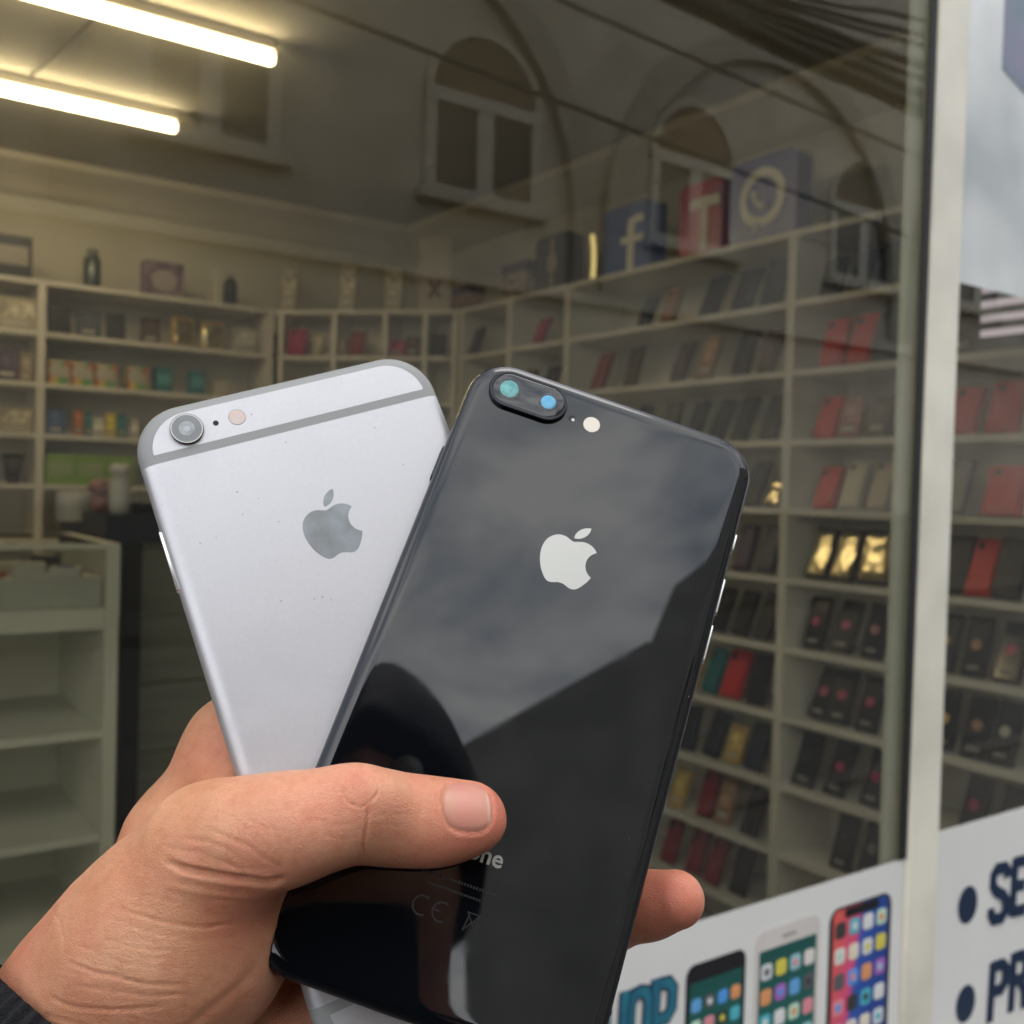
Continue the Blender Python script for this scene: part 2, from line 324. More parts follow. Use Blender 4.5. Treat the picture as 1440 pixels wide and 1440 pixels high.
GL = {  # stroke letters on a 0..1 square cell, width .62
 'S': [[(.56, .74), (.56, .84), (.46, .92), (.2, .92), (.09, .82), (.09, .66), (.2, .55), (.45, .46), (.56, .36), (.56, .18), (.45, .08), (.18, .08), (.08, .18), (.08, .28)]],
 'E': [[(.1, 0), (.1, 1)], [(.1, .92), (.56, .92)], [(.1, .51), (.48, .51)], [(.1, .08), (.56, .08)]],
 'P': [[(.1, 0), (.1, 1)], [(.1, .92), (.42, .92), (.55, .83), (.55, .60), (.42, .50), (.1, .50)]],
 'R': [[(.1, 0), (.1, 1)], [(.1, .92), (.42, .92), (.55, .83), (.55, .62), (.42, .52), (.1, .52)], [(.36, .5), (.55, .3), (.57, 0)]],
 'H': [[(.1, 0), (.1, 1)], [(.56, 0), (.56, 1)], [(.1, .5), (.56, .5)]],
 'O': [[(.32, .92), (.17, .90), (.09, .78), (.09, .22), (.17, .10), (.32, .08), (.47, .10), (.55, .22), (.55, .78), (.47, .90), (.32, .92)]]}
def glyph(ch, m, M, hgt, sw, parent, lay=0, wide=1.0):
    mb = MB(); n_ = 0
    for st in GL[ch]:
        pts = [Vector((x*hgt*wide, y*hgt)) for x, y in st]; closed = (pts[0]-pts[-1]).length < 1e-6; L_, R_ = [], []
        for i, p in enumerate(pts):
            a = (p-pts[i-1]).normalized() if i else (pts[-1]-pts[-2]).normalized() if closed else (pts[1]-p).normalized()
            b_ = (pts[i+1]-p).normalized() if i < len(pts)-1 else (pts[1]-pts[0]).normalized() if closed else a
            t = (a+b_).normalized(); nn = Vector((-t.y, t.x)); k_ = sw/2/max(.5, nn.dot(Vector((-a.y, a.x)))); L_.append(p+nn*k_); R_.append(p-nn*k_)
        z0 = n_*.00004; n_ += 1
        for i in range(len(pts)-1): mb.prism([R_[i], R_[i+1], L_[i+1], L_[i]], 0, .0004+z0)
    o = mb.obj('letter', m); o.matrix_world = M; bpy.context.view_layer.update(); return under(o, parent)
M_teal = mat('teal_lettering', (.03, .22, .28), .4, col2=(.02, .12, .2), nscale=14); M_navy = mat('navy_lettering', (.006, .022, .06), .4)
def shear_mat(M, k): 
    s_ = Matrix.Identity(4); s_[0][1] = k; return M @ s_
xs = gx(946, YP, 1400)
for lay, (m, off) in enumerate(((M_navy, .020), (M_teal, .006))):
    for ch, dx in (('S', 3), ('H', 2), ('O', 1), ('P', 0)):
        glyph(ch, m, shear_mat(onglass(xs-.044-dx*.0435, gz(930, 1377)-.108, .0012+.0006*lay), .09), .112, .0125+.0065*(1-lay), po, 0, .60)
# right poster (SE / PR)
zr = gz(1380, 1152)
pr = bx('poster', M_vinyl, (MR+.002, 2.55, YP-.0006, YP, Z0+.01, zr)); tag(pr, 'white poster with navy bullet points and cropped letters on the right pane', 'poster')
for py, s_ in ((1272, 'SE'), (1411, 'PR')):
    c = hit(1360 if s_ == 'SE' else 1357, py, 1, YP); sticker('bullet', M_navy, circ(.030, 28, 0, 0, .033), c.x, c.z, 1, pr)
    q = hit(1388 if s_ == 'SE' else 1386, py+ (30 if s_ == 'SE' else 28), 1, YP)
    for k, ch in enumerate(s_):
        glyph(ch, M_navy, shear_mat(onglass(q.x+k*.070, q.z, .0012), .10), .108, .021, pr, 0, .86)
zu = hit(1352, 398, 1, YP).z
pu = bx('poster', mottled_vinyl(), (MR+.002, 2.55, YP-.0006, YP, zu, Z1-.01)); tag(pu, 'pale grey mottled film covering the top of the right pane', 'poster')
qa, qb = hit(1411, 40, 1, YP), hit(1411, 98, 1, YP)
o = sticker('phone_picture', mat('purple_teal_print', (.22, .19, .30), .35, col2=(.03, .16, .19), nscale=5), [(0, 0), (.10, -.035), (.32, -.035), (.32, .5), (0, .5)], qa.x, qb.z, 1, pu)

# ------------------------------------------------------------------ shelving
M_shelf = mat('white_laminate_shelf', (.75, .72, .68), .5, noise=.08, nscale=4)
M_shelfb = mat('white_laminate_back', (.70, .67, .62), .6, noise=.1, nscale=3)
ZT = EYE+.775; DZ = .2035
TH = .018
def unit(name, label, M, length, divs, rows, depth=.26, edge=.03, skip=()):
    """a shelving unit: local x along its front, y into the wall, z up"""
    e = empty(name, M, label, 'shelving'); bpy.context.view_layer.update()
    def P(nm, m, a): return bx(nm, m, a, e)
    P('back_panel', M_shelfb, (0, length, depth-.01, depth, .1, ZT-TH))
    for d in divs: P('divider', M_shelf, (d-edge/2, d+edge/2, 0, depth-.011, .05, ZT-TH-.001))
    P('top_board', M_shelf, (-.01, length+.01, -.004, depth, ZT-TH, ZT))
    for k in range(1, rows):
        z = ZT-DZ*k
        for a, b_ in zip(divs, divs[1:]):
            if (k, round(a, 2)) in skip: continue
            P('shelf', M_shelf, (a+edge/2, b_-edge/2, .004, depth-.011, z-TH, z))
    return e
YC0 = 3.87-GD                                    # where the right run meets the corner unit
MRW = Matrix.Translation((XR, YC0, 0)) @ Matrix(((0, 1, 0, 0), (-1, 0, 0, 0), (0, 0, 1, 0), (0, 0, 0, 1)))   # local x runs towards the glass
yd = hit(1103, 700, 0, XR).y; ya = hit(790, 700, 0, XR).y
divR = [.015, (YC0-ya)*.5, YC0-ya, YC0-yd, YC0-.04]
unit('wall_shelving', 'long white shelving run on the right shop wall, full of phone case boxes', MRW, YC0-.02, divR, 12)
XB1 = 1.80
a_ = Vector((XB1, YB, 0)); b_v = Vector((XR, YC0, 0)); dl = (b_v-a_).length; ang = math.atan2((b_v-a_).y, (b_v-a_).x)
MCO = Matrix.Translation(a_) @ Matrix.Rotation(ang, 4, 'Z')
unit('corner_shelving', 'white corner shelving unit set at an angle between the two walls', MCO, dl, [.02, dl*.32, dl*.60, dl*.84-.02, dl-.02], 12, .2, .022)
xb0 = hit(57, 560, 1, YB).x
MBK = Matrix.Translation((-1.6, YB, 0))
unit('wall_shelving', 'white shelving unit on the back wall of the shop, left side', MBK, XB1+1.6-.01, [.02, .75, xb0+1.6, XB1+1.6-.03], 12)

# ------------------------------------------------------------------ goods
def bayname(M):
    return {id(MRW): 'right wall'}.get(id(M), 'back wall')
def lx(M, px, py, dy=.066):                       # where along a unit a thing stands
    n = (M.to_3x3() @ Vector((0, 1, 0))); p = hitp(px, py, M.translation+n*dy, n); return (M.inverted() @ p)
CN = {'navy': (.020, .026, .05), 'black': (.008, .008, .009), 'charcoal': (.03, .032, .036), 'slate blue': (.05, .065, .095), 'beige': (.38, .30, .22), 'cream': (.5, .45, .36),
      'red': (.62, .02, .025), 'dark red': (.26, .012, .02), 'brown': (.09, .05, .03), 'gold': (.75, .50, .16), 'magenta': (.42, .04, .14), 'purple': (.09, .06, .13), 'teal': (.01, .16, .19),
      'green': (.22, .38, .05), 'white': (.62, .60, .56), 'peach': (.42, .24, .15), 'pink': (.4, .18, .18), 'yellow': (.75, .55, .06), 'orange': (.5, .16, .05), 'grey': (.2, .2, .2), 'blue': (.03, .09, .25)}
PROTO = {}
def case_proto(colour, style, w_, h_):
    """meshes of a boxed phone case: a shallow carton with a proud case or window on its front"""
    k = (colour, style, round(w_, 3), round(h_, 3))
    if k in PROTO: return PROTO[k]
    d = .016; c = CN[colour]; res = []
    hang = style in ('pack', 'disc')
    base = CN['black'] if style in ('disc', 'pack') else tuple(min(1, x*.8) for x in c)
    mb = MB().box(-w_/2, w_/2, -d, 0, 0, h_, bev=.0015); res.append(('carton', mb.mesh('carton'), flat(base, .45)))
    Mf = Matrix(((1, 0, 0, 0), (0, 0, 1, 0), (0, 1, 0, 0), (0, 0, 0, 1)))
    if style == 'case':
        mb = MB().prism(rrect(w_*.84, h_*.90, w_*.13, 4, 0, h_*.5), -d-.006, -d-.0002, Mf); res.append(('case', mb.mesh('case'), flat(c, .3)))
        mb = MB().prism(rrect(w_*.22, h_*.12, w_*.06, 3, -w_*.2, h_*.84), -d-.0075, -d-.0062, Mf); res.append(('camera_cutout', mb.mesh('camera_cutout'), flat((.01, .01, .01), .3)))
    elif style == 'disc':
        mb = MB().prism(rrect(w_*.86, h_*.92, w_*.06, 3, 0, h_*.5), -d-.003, -d-.0002, Mf); res.append(('window', mb.mesh('window'), mat('clear_pack_window', (.012, .012, .014), .12)))
        mb = MB().prism(circ(w_*.22, 16, -w_*.02, h_*.52), -d-.0045, -d-.0032, Mf); res.append(('disc', mb.mesh('disc'), flat(c, .3)))
        mb = MB().prism(rrect(w_*.5, h_*.08, .002, 2, 0, h_*.14), -d-.0045, -d-.0032, Mf); res.append(('print', mb.mesh('print'), flat((.25, .24, .24), .4)))
    elif style == 'foil':
        mb = MB(); nu, nv_ = 6, 9; rg = random.Random(int(w_*1e4)+int(h_*1e3))
        G_ = [[mb.b.verts.new((w_*.42*(2*i/nu-1), -d-.004-.007*rg.random()*(0 < i < nu and 0 < j < nv_), h_*(.06+.88*j/nv_))) for j in range(nv_+1)] for i in range(nu+1)]
        for i in range(nu):
            for j in range(nv_): mb.b.faces.new((G_[i][j], G_[i+1][j], G_[i+1][j+1], G_[i][j+1]))
        me = mb.mesh('foil_panel'); [setattr(p, 'use_smooth', True) for p in me.polygons]; res.append(('foil_panel', me, mat('gold_foil', (.80, .70, .46), .2, metal=.95)))
    elif style == 'print':
        mb = MB().prism(rrect(w_*.86, h_*.5, .003, 2, 0, h_*.62), -d-.0015, -d-.0002, Mf); res.append(('print', mb.mesh('print'), mat('print_'+colour, tuple(min(1, x*1.5+.05) for x in c), .4, col2=tuple(x*.5 for x in c), nscale=35)))
        mb = MB().prism(rrect(w_*.6, h_*.12, .002, 2, 0, h_*.2), -d-.0015, -d-.0002, Mf); res.append(('print', mb.mesh('print'), flat((.5, .48, .44), .4)))
    PROTO[k] = res; return res
DESC = {'case': ('phone_case', 'phone case', 'phone case'), 'disc': ('boxed_accessory', 'black box with round {} print', 'boxed phone case'), 'foil': ('gift_box', 'box with shiny gold foil', 'box'),
        'print': ('product_box', 'printed box', 'box'), 'pack': ('product_box', 'package', 'box')}
def row(M, where, r, items, lean=21, jit=.008):
    """items: (px centre, py, colour, style, width, height)"""
    z = ZT-DZ*r + (0 if r == 0 else 0)
    for n, (px, py, colour, style, w_, h_) in enumerate(items):
        p = lx(M, px, py); nm, dsc, cat = DESC[style]
        dsc = dsc.format(colour); dsc = dsc if style == 'disc' else colour+' '+dsc
        lab = '%s, %s from the left on %s of %s' % (dsc, ORD[n], 'top' if r == 0 else 'row %d' % r, where)
        top = r == 0
        lab = '%s, %s from left, %s %s' % (dsc, ORD[n], 'top of the' if r == 0 else ORD[r-1]+' shelf,', where)
        e = empty(nm, M @ Matrix.Translation((p.x, .050+random.uniform(-jit, jit), z+.0008)) @ Matrix.Rotation(math.radians(random.uniform(-5, 5)), 4, 'Z') @ Matrix.Rotation(math.radians(-lean+random.uniform(-4, 4)), 4, 'X') @ Matrix.Rotation(math.radians(random.uniform(-2.5, 2.5)), 4, 'Y'), lab, cat, 'goods standing on the shop shelves')
        for pn, me, m in case_proto(colour, style, w_, h_):
            me.materials.clear(); me.materials.append(m); link(bpy.data.objects.new(pn, me), e)
cw, chh = .066, .150
def cs(lst, w_=cw, h_=chh, style='case'): return [(x, y, c, s, w2 or w_, h2 or h_) for x, y, c, s, w2, h2 in [(t+(style, None, None))[:6] if len(t) == 3 else (t+(None, None))[:6] for t in lst]]
NB, FB = 'near right-wall bay', 'middle right-wall bay'
# far bays by the corner
row(MRW, 'far right-wall bays', 1, cs([(672, 492, 'navy', 'case'), (725, 480, 'peach', 'print', .05, .09), (765, 470, 'magenta', 'case', .06, .12)], h_=.13))
row(MRW, 'far right-wall bays', 2, cs([(660, 560, 'black'), (745, 545, 'brown'), (775, 545, 'navy')], h_=.12))
row(MRW, FB, 1, cs([(914, 440, 'slate blue', 'case', .062, .115), (948, 435, 'peach', 'case', .06, .125), (1003, 425, 'navy', 'case', .085, .15), (1048, 415, 'navy', 'case', .085, .15), (1091, 405, 'slate blue', 'case', .085, .155)]))
row(MRW, FB, 2, cs([(848, 525, 'dark red'), (893, 520, 'brown'), (960, 510, 'brown'), (1000, 505, 'peach', 'print', None, None), (1046, 500, 'charcoal'), (1085, 495, 'brown')]))
row(MRW, FB, 3, cs([(900, 610, 'charcoal'), (945, 605, 'black'), (980, 600, 'charcoal'), (1015, 598, 'black'), (1048, 594, 'charcoal'), (1090, 592, 'black')]))
row(MRW, FB, 4, cs([(990, 700, 'black'), (1030, 690, 'charcoal'), (1066, 690, 'charcoal'), (1093, 690, 'brown', 'foil', .06, .09)]))
row(MRW, FB, 5, cs([(1000, 790, 'black'), (1050, 790, 'purple'), (1082, 785, 'slate blue')]))
row(MRW, FB, 6, cs([(985, 880, 'black'), (1018, 878, 'black'), (1047, 876, 'black'), (1080, 875, 'black')]))
row(MRW, FB, 7, cs([(975, 970, 'gold'), (1006, 970, 'teal'), (1034, 970, 'red', 'case', .085, .16), (1070, 970, 'black', 'case', None, .16)]))
row(MRW, FB, 8, cs([(974, 1045, 'navy'), (1006, 1050, 'navy'), (1034, 1060, 'gold', 'print', None, .12), (1067, 1068, 'navy')]))
row(MRW, FB, 9, cs([(958, 1130, 'gold', 'print', None, .13), (996, 1140, 'dark red'), (1023, 1150, 'peach', 'print', None, None), (1062, 1155, 'black')]))
row(MRW, FB, 10, cs([(943, 1230, 'dark red'), (978, 1235, 'dark red'), (1008, 1240, 'dark red'), (1042, 1245, 'black')]))
row(MRW, NB, 1, cs([(1178, 380, 'charcoal', 'case', .07, .12), (1212, 378, 'charcoal', 'case', .06, .14), (1258, 370, 'slate blue', 'case', .085, .14)]))
row(MRW, NB, 2, cs([(1178, 480, 'red', 'case', .08, None), (1217, 478, 'red', 'case', .08, None), (1256, 472, 'slate blue', 'case', .09, .155), (1360, 470, 'brown', 'print', .07, .12)]))
row(MRW, NB, 3, cs([(1165, 590, 'red', 'case', .078, .13), (1201, 590, 'pink', 'print', .07, .12), (1240, 585, 'brown', 'print', .07, .12), (1275, 585, 'charcoal'), (1360, 578, 'red', 'case', .08, .13), (1417, 575, 'red', 'case', .085, .14)]))
row(MRW, NB, 4, cs([(1166, 690, 'red', 'case', .078, .13), (1204, 690, 'cream'), (1240, 690, 'beige'), (1268, 690, 'brown'), (1350, 690, 'charcoal'), (1416, 690, 'red', 'case', .1, .13)]))
row(MRW, NB, 5, cs([(1155, 785, 'charcoal', 'foil'), (1190, 785, 'charcoal', 'foil'), (1236, 785, 'charcoal', 'foil', .1, None), (1352, 780, 'charcoal'), (1386, 780, 'red'), (1425, 780, 'charcoal')], w_=.074, h_=.155))
row(MRW, NB, 6, cs([(1153, 880, 'magenta'), (1188, 880, 'magenta'), (1234, 885, 'pink'), (1334, 890, 'peach'), (1379, 900, 'peach'), (1424, 900, 'magenta')], style='disc', w_=.066, h_=.155))
row(MRW, NB, 7, cs([(1157, 980, 'magenta'), (1184, 985, 'magenta'), (1228, 990, 'magenta'), (1332, 1010, 'gold'), (1378, 1020, 'peach'), (1418, 1025, 'white')], style='disc', w_=.066, h_=.158))
row(MRW, NB, 8, cs([(1138, 1085, 'charcoal'), (1182, 1090, 'magenta'), (1232, 1100, 'magenta'), (1374, 1120, 'magenta'), (1425, 1125, 'pink')], style='disc', w_=.068, h_=.158))
row(MRW, NB, 9, cs([(1190, 1190, 'charcoal'), (1228, 1200, 'grey')], style='disc', w_=.068, h_=.155))
# corner unit
row(MCO, 'corner unit', 1, cs([(388, 505, 'brown', 'print', .05, .1), (420, 505, 'magenta', 'case', .09, .13), (447, 505, 'cream', 'print', .05, .11), (478, 505, 'beige', 'print', .07, .09), (503, 500, 'dark red', 'case', .07, .12), (556, 500, 'magenta', 'print', .12, .08), (582, 500, 'brown', 'print', .07, .1), (617, 500, 'black', 'case', .07, .11)]))
row(MCO, 'corner unit', 0, [(409, 430, 'cream', 'print', .075, .21), (490, 430, 'cream', 'print', .075, .21), (553, 430, 'cream', 'print', .08, .20)], lean=4)
# back wall unit
BW = 'back-wall shelves'
row(MBK, BW, 1, cs([(20, 460, 'cream', 'print', .16, .13), (82, 470, 'black', 'case', .085, .11), (122, 470, 'navy', 'print', .09, .105), (161, 470, 'black', 'case', .075, .11), (209, 480, 'brown', 'print', .08, .11), (255, 490, 'gold', 'foil', .095, .125), (296, 490, 'gold', 'foil', .095, .12), (339, 500, 'white', 'print', .10, .11)]), lean=2)
row(MBK, BW, 2, cs([(8, 520, 'purple', 'print', .09, .13), (34, 520, 'beige', 'print', .05, .12)]), lean=2)
row(MBK, BW, 3, cs([(18, 610, 'cream', 'print', .13, .10), (76, 610, 'blue', 'print', .075, .10), (107, 610, 'orange', 'print', .04, .105), (122, 610, 'teal', 'print', .03, .10), (136, 610, 'white', 'print', .05, .08), (154, 610, 'yellow', 'print', .045, .10), (168, 615, 'teal', 'print', .035, .10), (186, 615, 'white', 'print', .04, .08), (215, 615, 'cream', 'print', .06, .09)]), lean=2)
M_multi = bpy.data.materials.new('multicolour_print'); M_multi.use_nodes = True
t_ = M_multi.node_tree; v_ = t_.nodes.new('ShaderNodeTexVoronoi'); v_.inputs['Scale'].default_value = 26
r_ = t_.nodes.new('ShaderNodeValToRGB'); r_.color_ramp.interpolation = 'CONSTANT'; sx_ = t_.nodes.new('ShaderNodeSeparateColor'); c_ = t_.nodes.new('ShaderNodeTexCoord')
t_.links.new(c_.outputs['Object'], v_.inputs['Vector']); t_.links.new(v_.outputs['Color'], sx_.inputs[0]); t_.links.new(sx_.outputs[0], r_.inputs[0]); t_.links.new(r_.outputs[0], t_.nodes['Principled BSDF'].inputs['Base Color'])
e_ = r_.color_ramp.elements; e_[0].color = (.5, .15, .08, 1); e_[1].position = .2; e_[1].color = (.15, .35, .12, 1)
for p_, cc in ((.4, (.6, .45, .1, 1)), (.58, (.5, .45, .38, 1)), (.75, (.12, .3, .4, 1)), (.88, (.55, .3, .25, 1))): x = e_.new(p_); x.color = cc
def gbox(name, label, cat, M, px, py, r, w_, h_, d, m, dy=.07, lid=None, group='goods standing on the shop shelves'):
    p = lx(M, px, py); z = ZT-DZ*r
    e = empty(name, M @ Matrix.Translation((p.x, dy, z+.0008)), label, cat, group)
    MB().box(-w_/2, w_/2, -d/2, d/2, 0, h_, bev=.002).obj('carton', m).parent = e
    if lid: MB().box(-w_*.4, w_*.4, -d/2-.0015, -d/2-.0003, h_*.3, h_*.75).obj('print', lid).parent = e
    return e
for i, px in enumerate((82, 115, 148, 192)): gbox('product_box', 'multicoloured small carton, %s from the left beside the teal boxes' % ORD[i], 'box', MBK, px, 540, 2, .085, .10, .08, M_multi, .08, flat((.5, .46, .4), .5))
for i, px in enumerate((228, 275)): gbox('product_box', '%s of two teal boxes on the back-wall shelves' % ('left' if i == 0 else 'right'), 'box', MBK, px, 550, 2, .07, .105, .05, flat(CN['teal'], .4), .06, flat((.1, .35, .38), .5))
gbox('product_box', 'pale carton right of the two teal boxes, beside the silver phone', 'box', MBK, 310, 555, 2, .08, .07, .05, flat(CN['cream'], .4))
for i, px in enumerate((82, 124, 165)): gbox('product_box', 'lime green box with grey print, %s from the left in its row' % ORD[i], 'box', MBK, px, 680, 4, .115, .125, .08, flat(CN['green'], .5), .06, flat((.32, .42, .2), .5))
# things on top of the shelving
def lathe(prof, n=20):
    return [[Vector((r*math.cos(2*math.pi*k/n), r*math.sin(2*math.pi*k/n), z)) for k in range(n)] for r, z in prof]
def bottle(name, label, cat, Mx, prof, m, prof2=None, m2=None, pn='body', pn2='lid'):
    e = empty(name, Mx, label, cat); MB().loft(lathe(prof)).obj(pn, m, None, True).parent = e
    if prof2: MB().loft(lathe(prof2)).obj(pn2, m2, None, True).parent = e
    return e
gbox('product_box', 'dark box with pale stripes on top of the back shelving, cut by the photo edge', 'box', MBK, 12, 370, 0, .16, .165, .08, flat(CN['charcoal'], .4), .06, flat((.35, .32, .3), .5))
def at(M, px, py, z, dy=.07): p = lx(M, px, py); return M @ Matrix.Translation((p.x, dy, z+.001))
bottle('drink_shaker', 'slim dark metal flask standing on top of the back shelving', 'flask', at(MBK, 130, 385, ZT), [(.030, 0), (.034, .01), (.034, .12), (.024, .135)], mat('dark_steel', (.12, .14, .15), .35, metal=.7), [(.022, .1355), (.022, .16), (.018, .165)], flat(CN['grey'], .3))
e = gbox('product_box', 'purple box with a pale round label on top of the back shelving', 'box', MBK, 228, 405, 0, .165, .15, .07, mat('purple_print', (.10, .06, .12), .4, col2=(.28, .2, .26), nscale=22))
o = MB().prism(circ(.055, 24, 0, .07, .045), -.0375, -.0352, Matrix(((1, 0, 0, 0), (0, 0, 1, 0), (0, 1, 0, 0), (0, 0, 0, 1)))).obj('print', flat((.42, .36, .36), .4)); o.parent = e
e = empty('product_box', at(MBK, 314, 420, ZT), 'white carton beside a black can on top of the back shelving', 'box')
bx('carton', flat(CN['white'], .2), (-.05, -.022, -.03, .03, 0, .15), e)
bottle('spray_can', 'short black can right of the white carton on top of the back shelving', 'can', at(MBK, 324, 425, ZT), [(.03, 0), (.03, .10), (.02, .12)], flat(CN['black'], .3), [(.012, .1205), (.012, .135)], flat(CN['grey'], .3))
FR = Matrix(((1, 0, 0, 0), (0, 0, 1, 0), (0, 1, 0, 0), (0, 0, 0, 1)))
# X card in the corner
e = empty('display_card', at(MCO, 612, 400, ZT, .06), 'tall white card with a dark red X, standing in the corner', 'display card')
bx('card', flat((.46, .42, .37), .5), (-.075, .075, 0, .01, 0, .33), e)
mb = MB(); 
for s_ in (-1, 1): mb.box(-.010, .010, -.004+(.001 if s_ > 0 else 0), -.0005, -.045, .045, Matrix.Translation((0, 0, .10)) @ Matrix.Rotation(s_*.6, 4, 'Y'))
mb.obj('print', flat((.12, .05, .05), .4), e)
for i, (px, py, w_, h_, cc) in enumerate(((655, 420, .16, .11, 'peach'), (732, 400, .17, .15, 'cream'))):
    p = lx(MRW, px, py); e = empty('product_box', MRW @ Matrix.Translation((p.x, .07, ZT+.001)), ('low patterned pale box between the X card and the purple-topped box', 'pale box with a dark purple top left of the watch box')[i], 'box')
    bx('carton', mat('pattern_%d' % i, CN[cc], .5, col2=(.15, .10, .12), nscale=28), (-w_/2, w_/2, -.04, .04, 0, h_*.72), e); bx('lid', flat(CN['purple'], .4), (-w_/2-.002, w_/2+.002, -.042, .042, h_*.72+.0005, h_), e)
def topbox(px, w_, h_, m, label, name='light_box', cat='sign', d=.07, py=350):
    p = lx(MRW, px, py); e = empty(name, MRW @ Matrix.Translation((p.x, .05, ZT+.001)), label, cat)
    MB().prism(rrect(w_, h_, min(w_, h_)*.12, 5, 0, h_/2), -d/2, d/2, FR).obj('panel', m, e); return e, p
e, p = topbox(791, .22, .21, flat(CN['black'], .35), 'black box with a pale watch picture on top of the right shelving', 'product_box', 'box', py=370)
mb = MB().prism(circ(.03, 20, -.0, .10, .042), -.0375, -.0355, FR); mb.prism(rrect(.022, .06, .004, 2, 0, .17), -.0375, -.0355, FR); mb.prism(rrect(.022, .05, .004, 2, 0, .03), -.0375, -.0355, FR); mb.obj('print', flat((.34, .28, .27), .4), e)
M_lamp = mat('warm_tube_lamp', (1, .9, .6), .4, emit=(1, .78, .30), estr=.55)
for px, h_, lb in ((845, .17, 'thin glowing yellow tube between the watch box and the blue f sign'),):
    p = lx(MRW, px, 360); e = empty('tube_lamp', MRW @ Matrix.Translation((p.x, .03, ZT+.001)), lb, 'lamp')
    MB().tube([(0, .0, .004), (.004, 0, h_*.4), (0, 0, h_*.75), (-.01, 0, h_)], .009, 8).obj('tube', M_lamp, e, True); bx('foot', flat(CN['grey'], .4), (-.016, .016, -.014, .014, 0, .004), e)
M_signw = flat((.88, .85, .80), .4)
e, p = topbox(897, .255, .235, mat('blue_sign', (.03, .09, .36), .3), 'dark blue square sign with a pale letter f on the right shelving', py=335)
mb = MB(); mb.box(.005, .040, -.0385, -.0355, .0, .165); mb.box(-.03, .085, -.0383, -.0353, .098, .122); mb.box(.0405, .085, -.0387, -.0356, .165, .19); mb.box(.012, .0405, -.0389, -.0356, .1652, .184); mb.obj('letter', M_signw, e)
e, p = topbox(1000, .19, .235, mat('red_sign', (.55, .015, .03), .3, col2=(.28, .06, .20), nscale=6), 'red to purple sign with a large pale letter T beside the handset sign', py=310)
mb = MB(); mb.box(.004, .036, -.0385, -.0355, .01, .185); mb.box(-.045, .085, -.0383, -.0353, .15, .182); mb.obj('letter', M_signw, e)
e, p = topbox(1088, .26, .255, mat('indigo_sign', (.06, .07, .32), .3), 'dark indigo rounded sign with a pale handset in a speech bubble', py=285)
ring = [(math.cos(a), math.sin(a)) for a in [2*math.pi*k/32 for k in range(32)]]
mb = MB()
for k in range(32):
    a, b_ = ring[k], ring[(k+1) % 32]; mb.prism([(.090*a[0], .13+.090*a[1]), (.090*b_[0], .13+.090*b_[1]), (.062*b_[0], .13+.062*b_[1]), (.062*a[0], .13+.062*a[1])], -.0385, -.0355, FR)
mb.prism([(-.03, .055), (.005, .05), (-.035, .02)], -.0385, -.0354, FR)
mb.obj('speech_bubble', M_signw, e)
hs = [(.040*math.cos(math.radians(a)), .040*math.sin(math.radians(a))) for a in range(170, 281, 15)]
mb = MB(); pr_ = [Vector((x+.012, -.037, z+.142)) for x, z in hs]; mb.tube(pr_, [.015, .013, .010, .008, .008, .010, .014, .015][:len(pr_)], 8); mb.obj('handset', M_signw, e, True)
# striped box seen through the right pane
p = lx(MRW, 1425, 440); e = empty('striped_box', MRW @ Matrix.Translation((p.x, .05, ZT-DZ*2+.001)), 'dark box with white horizontal stripes, glow added, behind the right pane', 'box')
bx('carton', flat((.02, .012, .012), .4), (-.075, .12, -.04, .05, 0, .17), e)
for k in range(4): bx('stripe', mat('lilac_white_glow', (.75, .68, .80), .4, emit=(.8, .7, .9), estr=.40), (-.05, .115, -.043, -.0405, .035+k*.036, .052+k*.036), e)  # stripes get emission to look brighter; the box holds no lamp
# back-left lower goods
bottle('takeaway_cup', 'dark tapered cup with a lid on the far left back-wall shelves', 'cup', at(MBK, 18, 680, ZT-DZ*4), [(.026, 0), (.040, .105)], flat(CN['charcoal'], .5), [(.044, .1055), (.044, .118), (.038, .122)], flat(CN['black'], .4))

# ceiling tube lights
M_tube = mat('lit_led_tube', (1, .95, .85), .4, emit=(1, .82, .53), estr=17)
M_fix = mat('white_lamp_housing', (.75, .72, .66), .4)
def tube_light(px, py, lab):
    pz = CEIL-.055; p = hit(px, py, 2, pz); e = empty('tube_light', Vector((p.x, p.y, pz)), lab, 'ceiling light', 'ceiling tube lights')
    MB().tube([(-1.2, 0, 0), (-.01, 0, 0), (-.004, 0, 0)], [.0185, .0185, .014], 14).obj('tube', M_tube, e, True)
    bx('housing', M_fix, (-1.21, -.002, -.018, .018, .0212, .052), e, .003)
    bx('end_cap', mat('pale_cap', (.7, .66, .6), .4), (-.0035, .006, -.018, .018, -.018, .020), e, .002)
tube_light(385, 84, 'lit ceiling tube nearer the window glass, the upper bright one')
tube_light(248, 180, 'lit ceiling tube farther into the shop, the lower bright one')

pa, pb = hit(132, 26, 2, CEIL-.006), hit(44, 108, 2, CEIL-.006)
tag(MB().tube([pa+(pa-pb)*.3, pa, pb, pb+(pb-pa)*.02], .004, 6).obj('ceiling_cord', M_cable, None, True), 'thin dark cord running across the ceiling between the two lit tubes', 'cord')
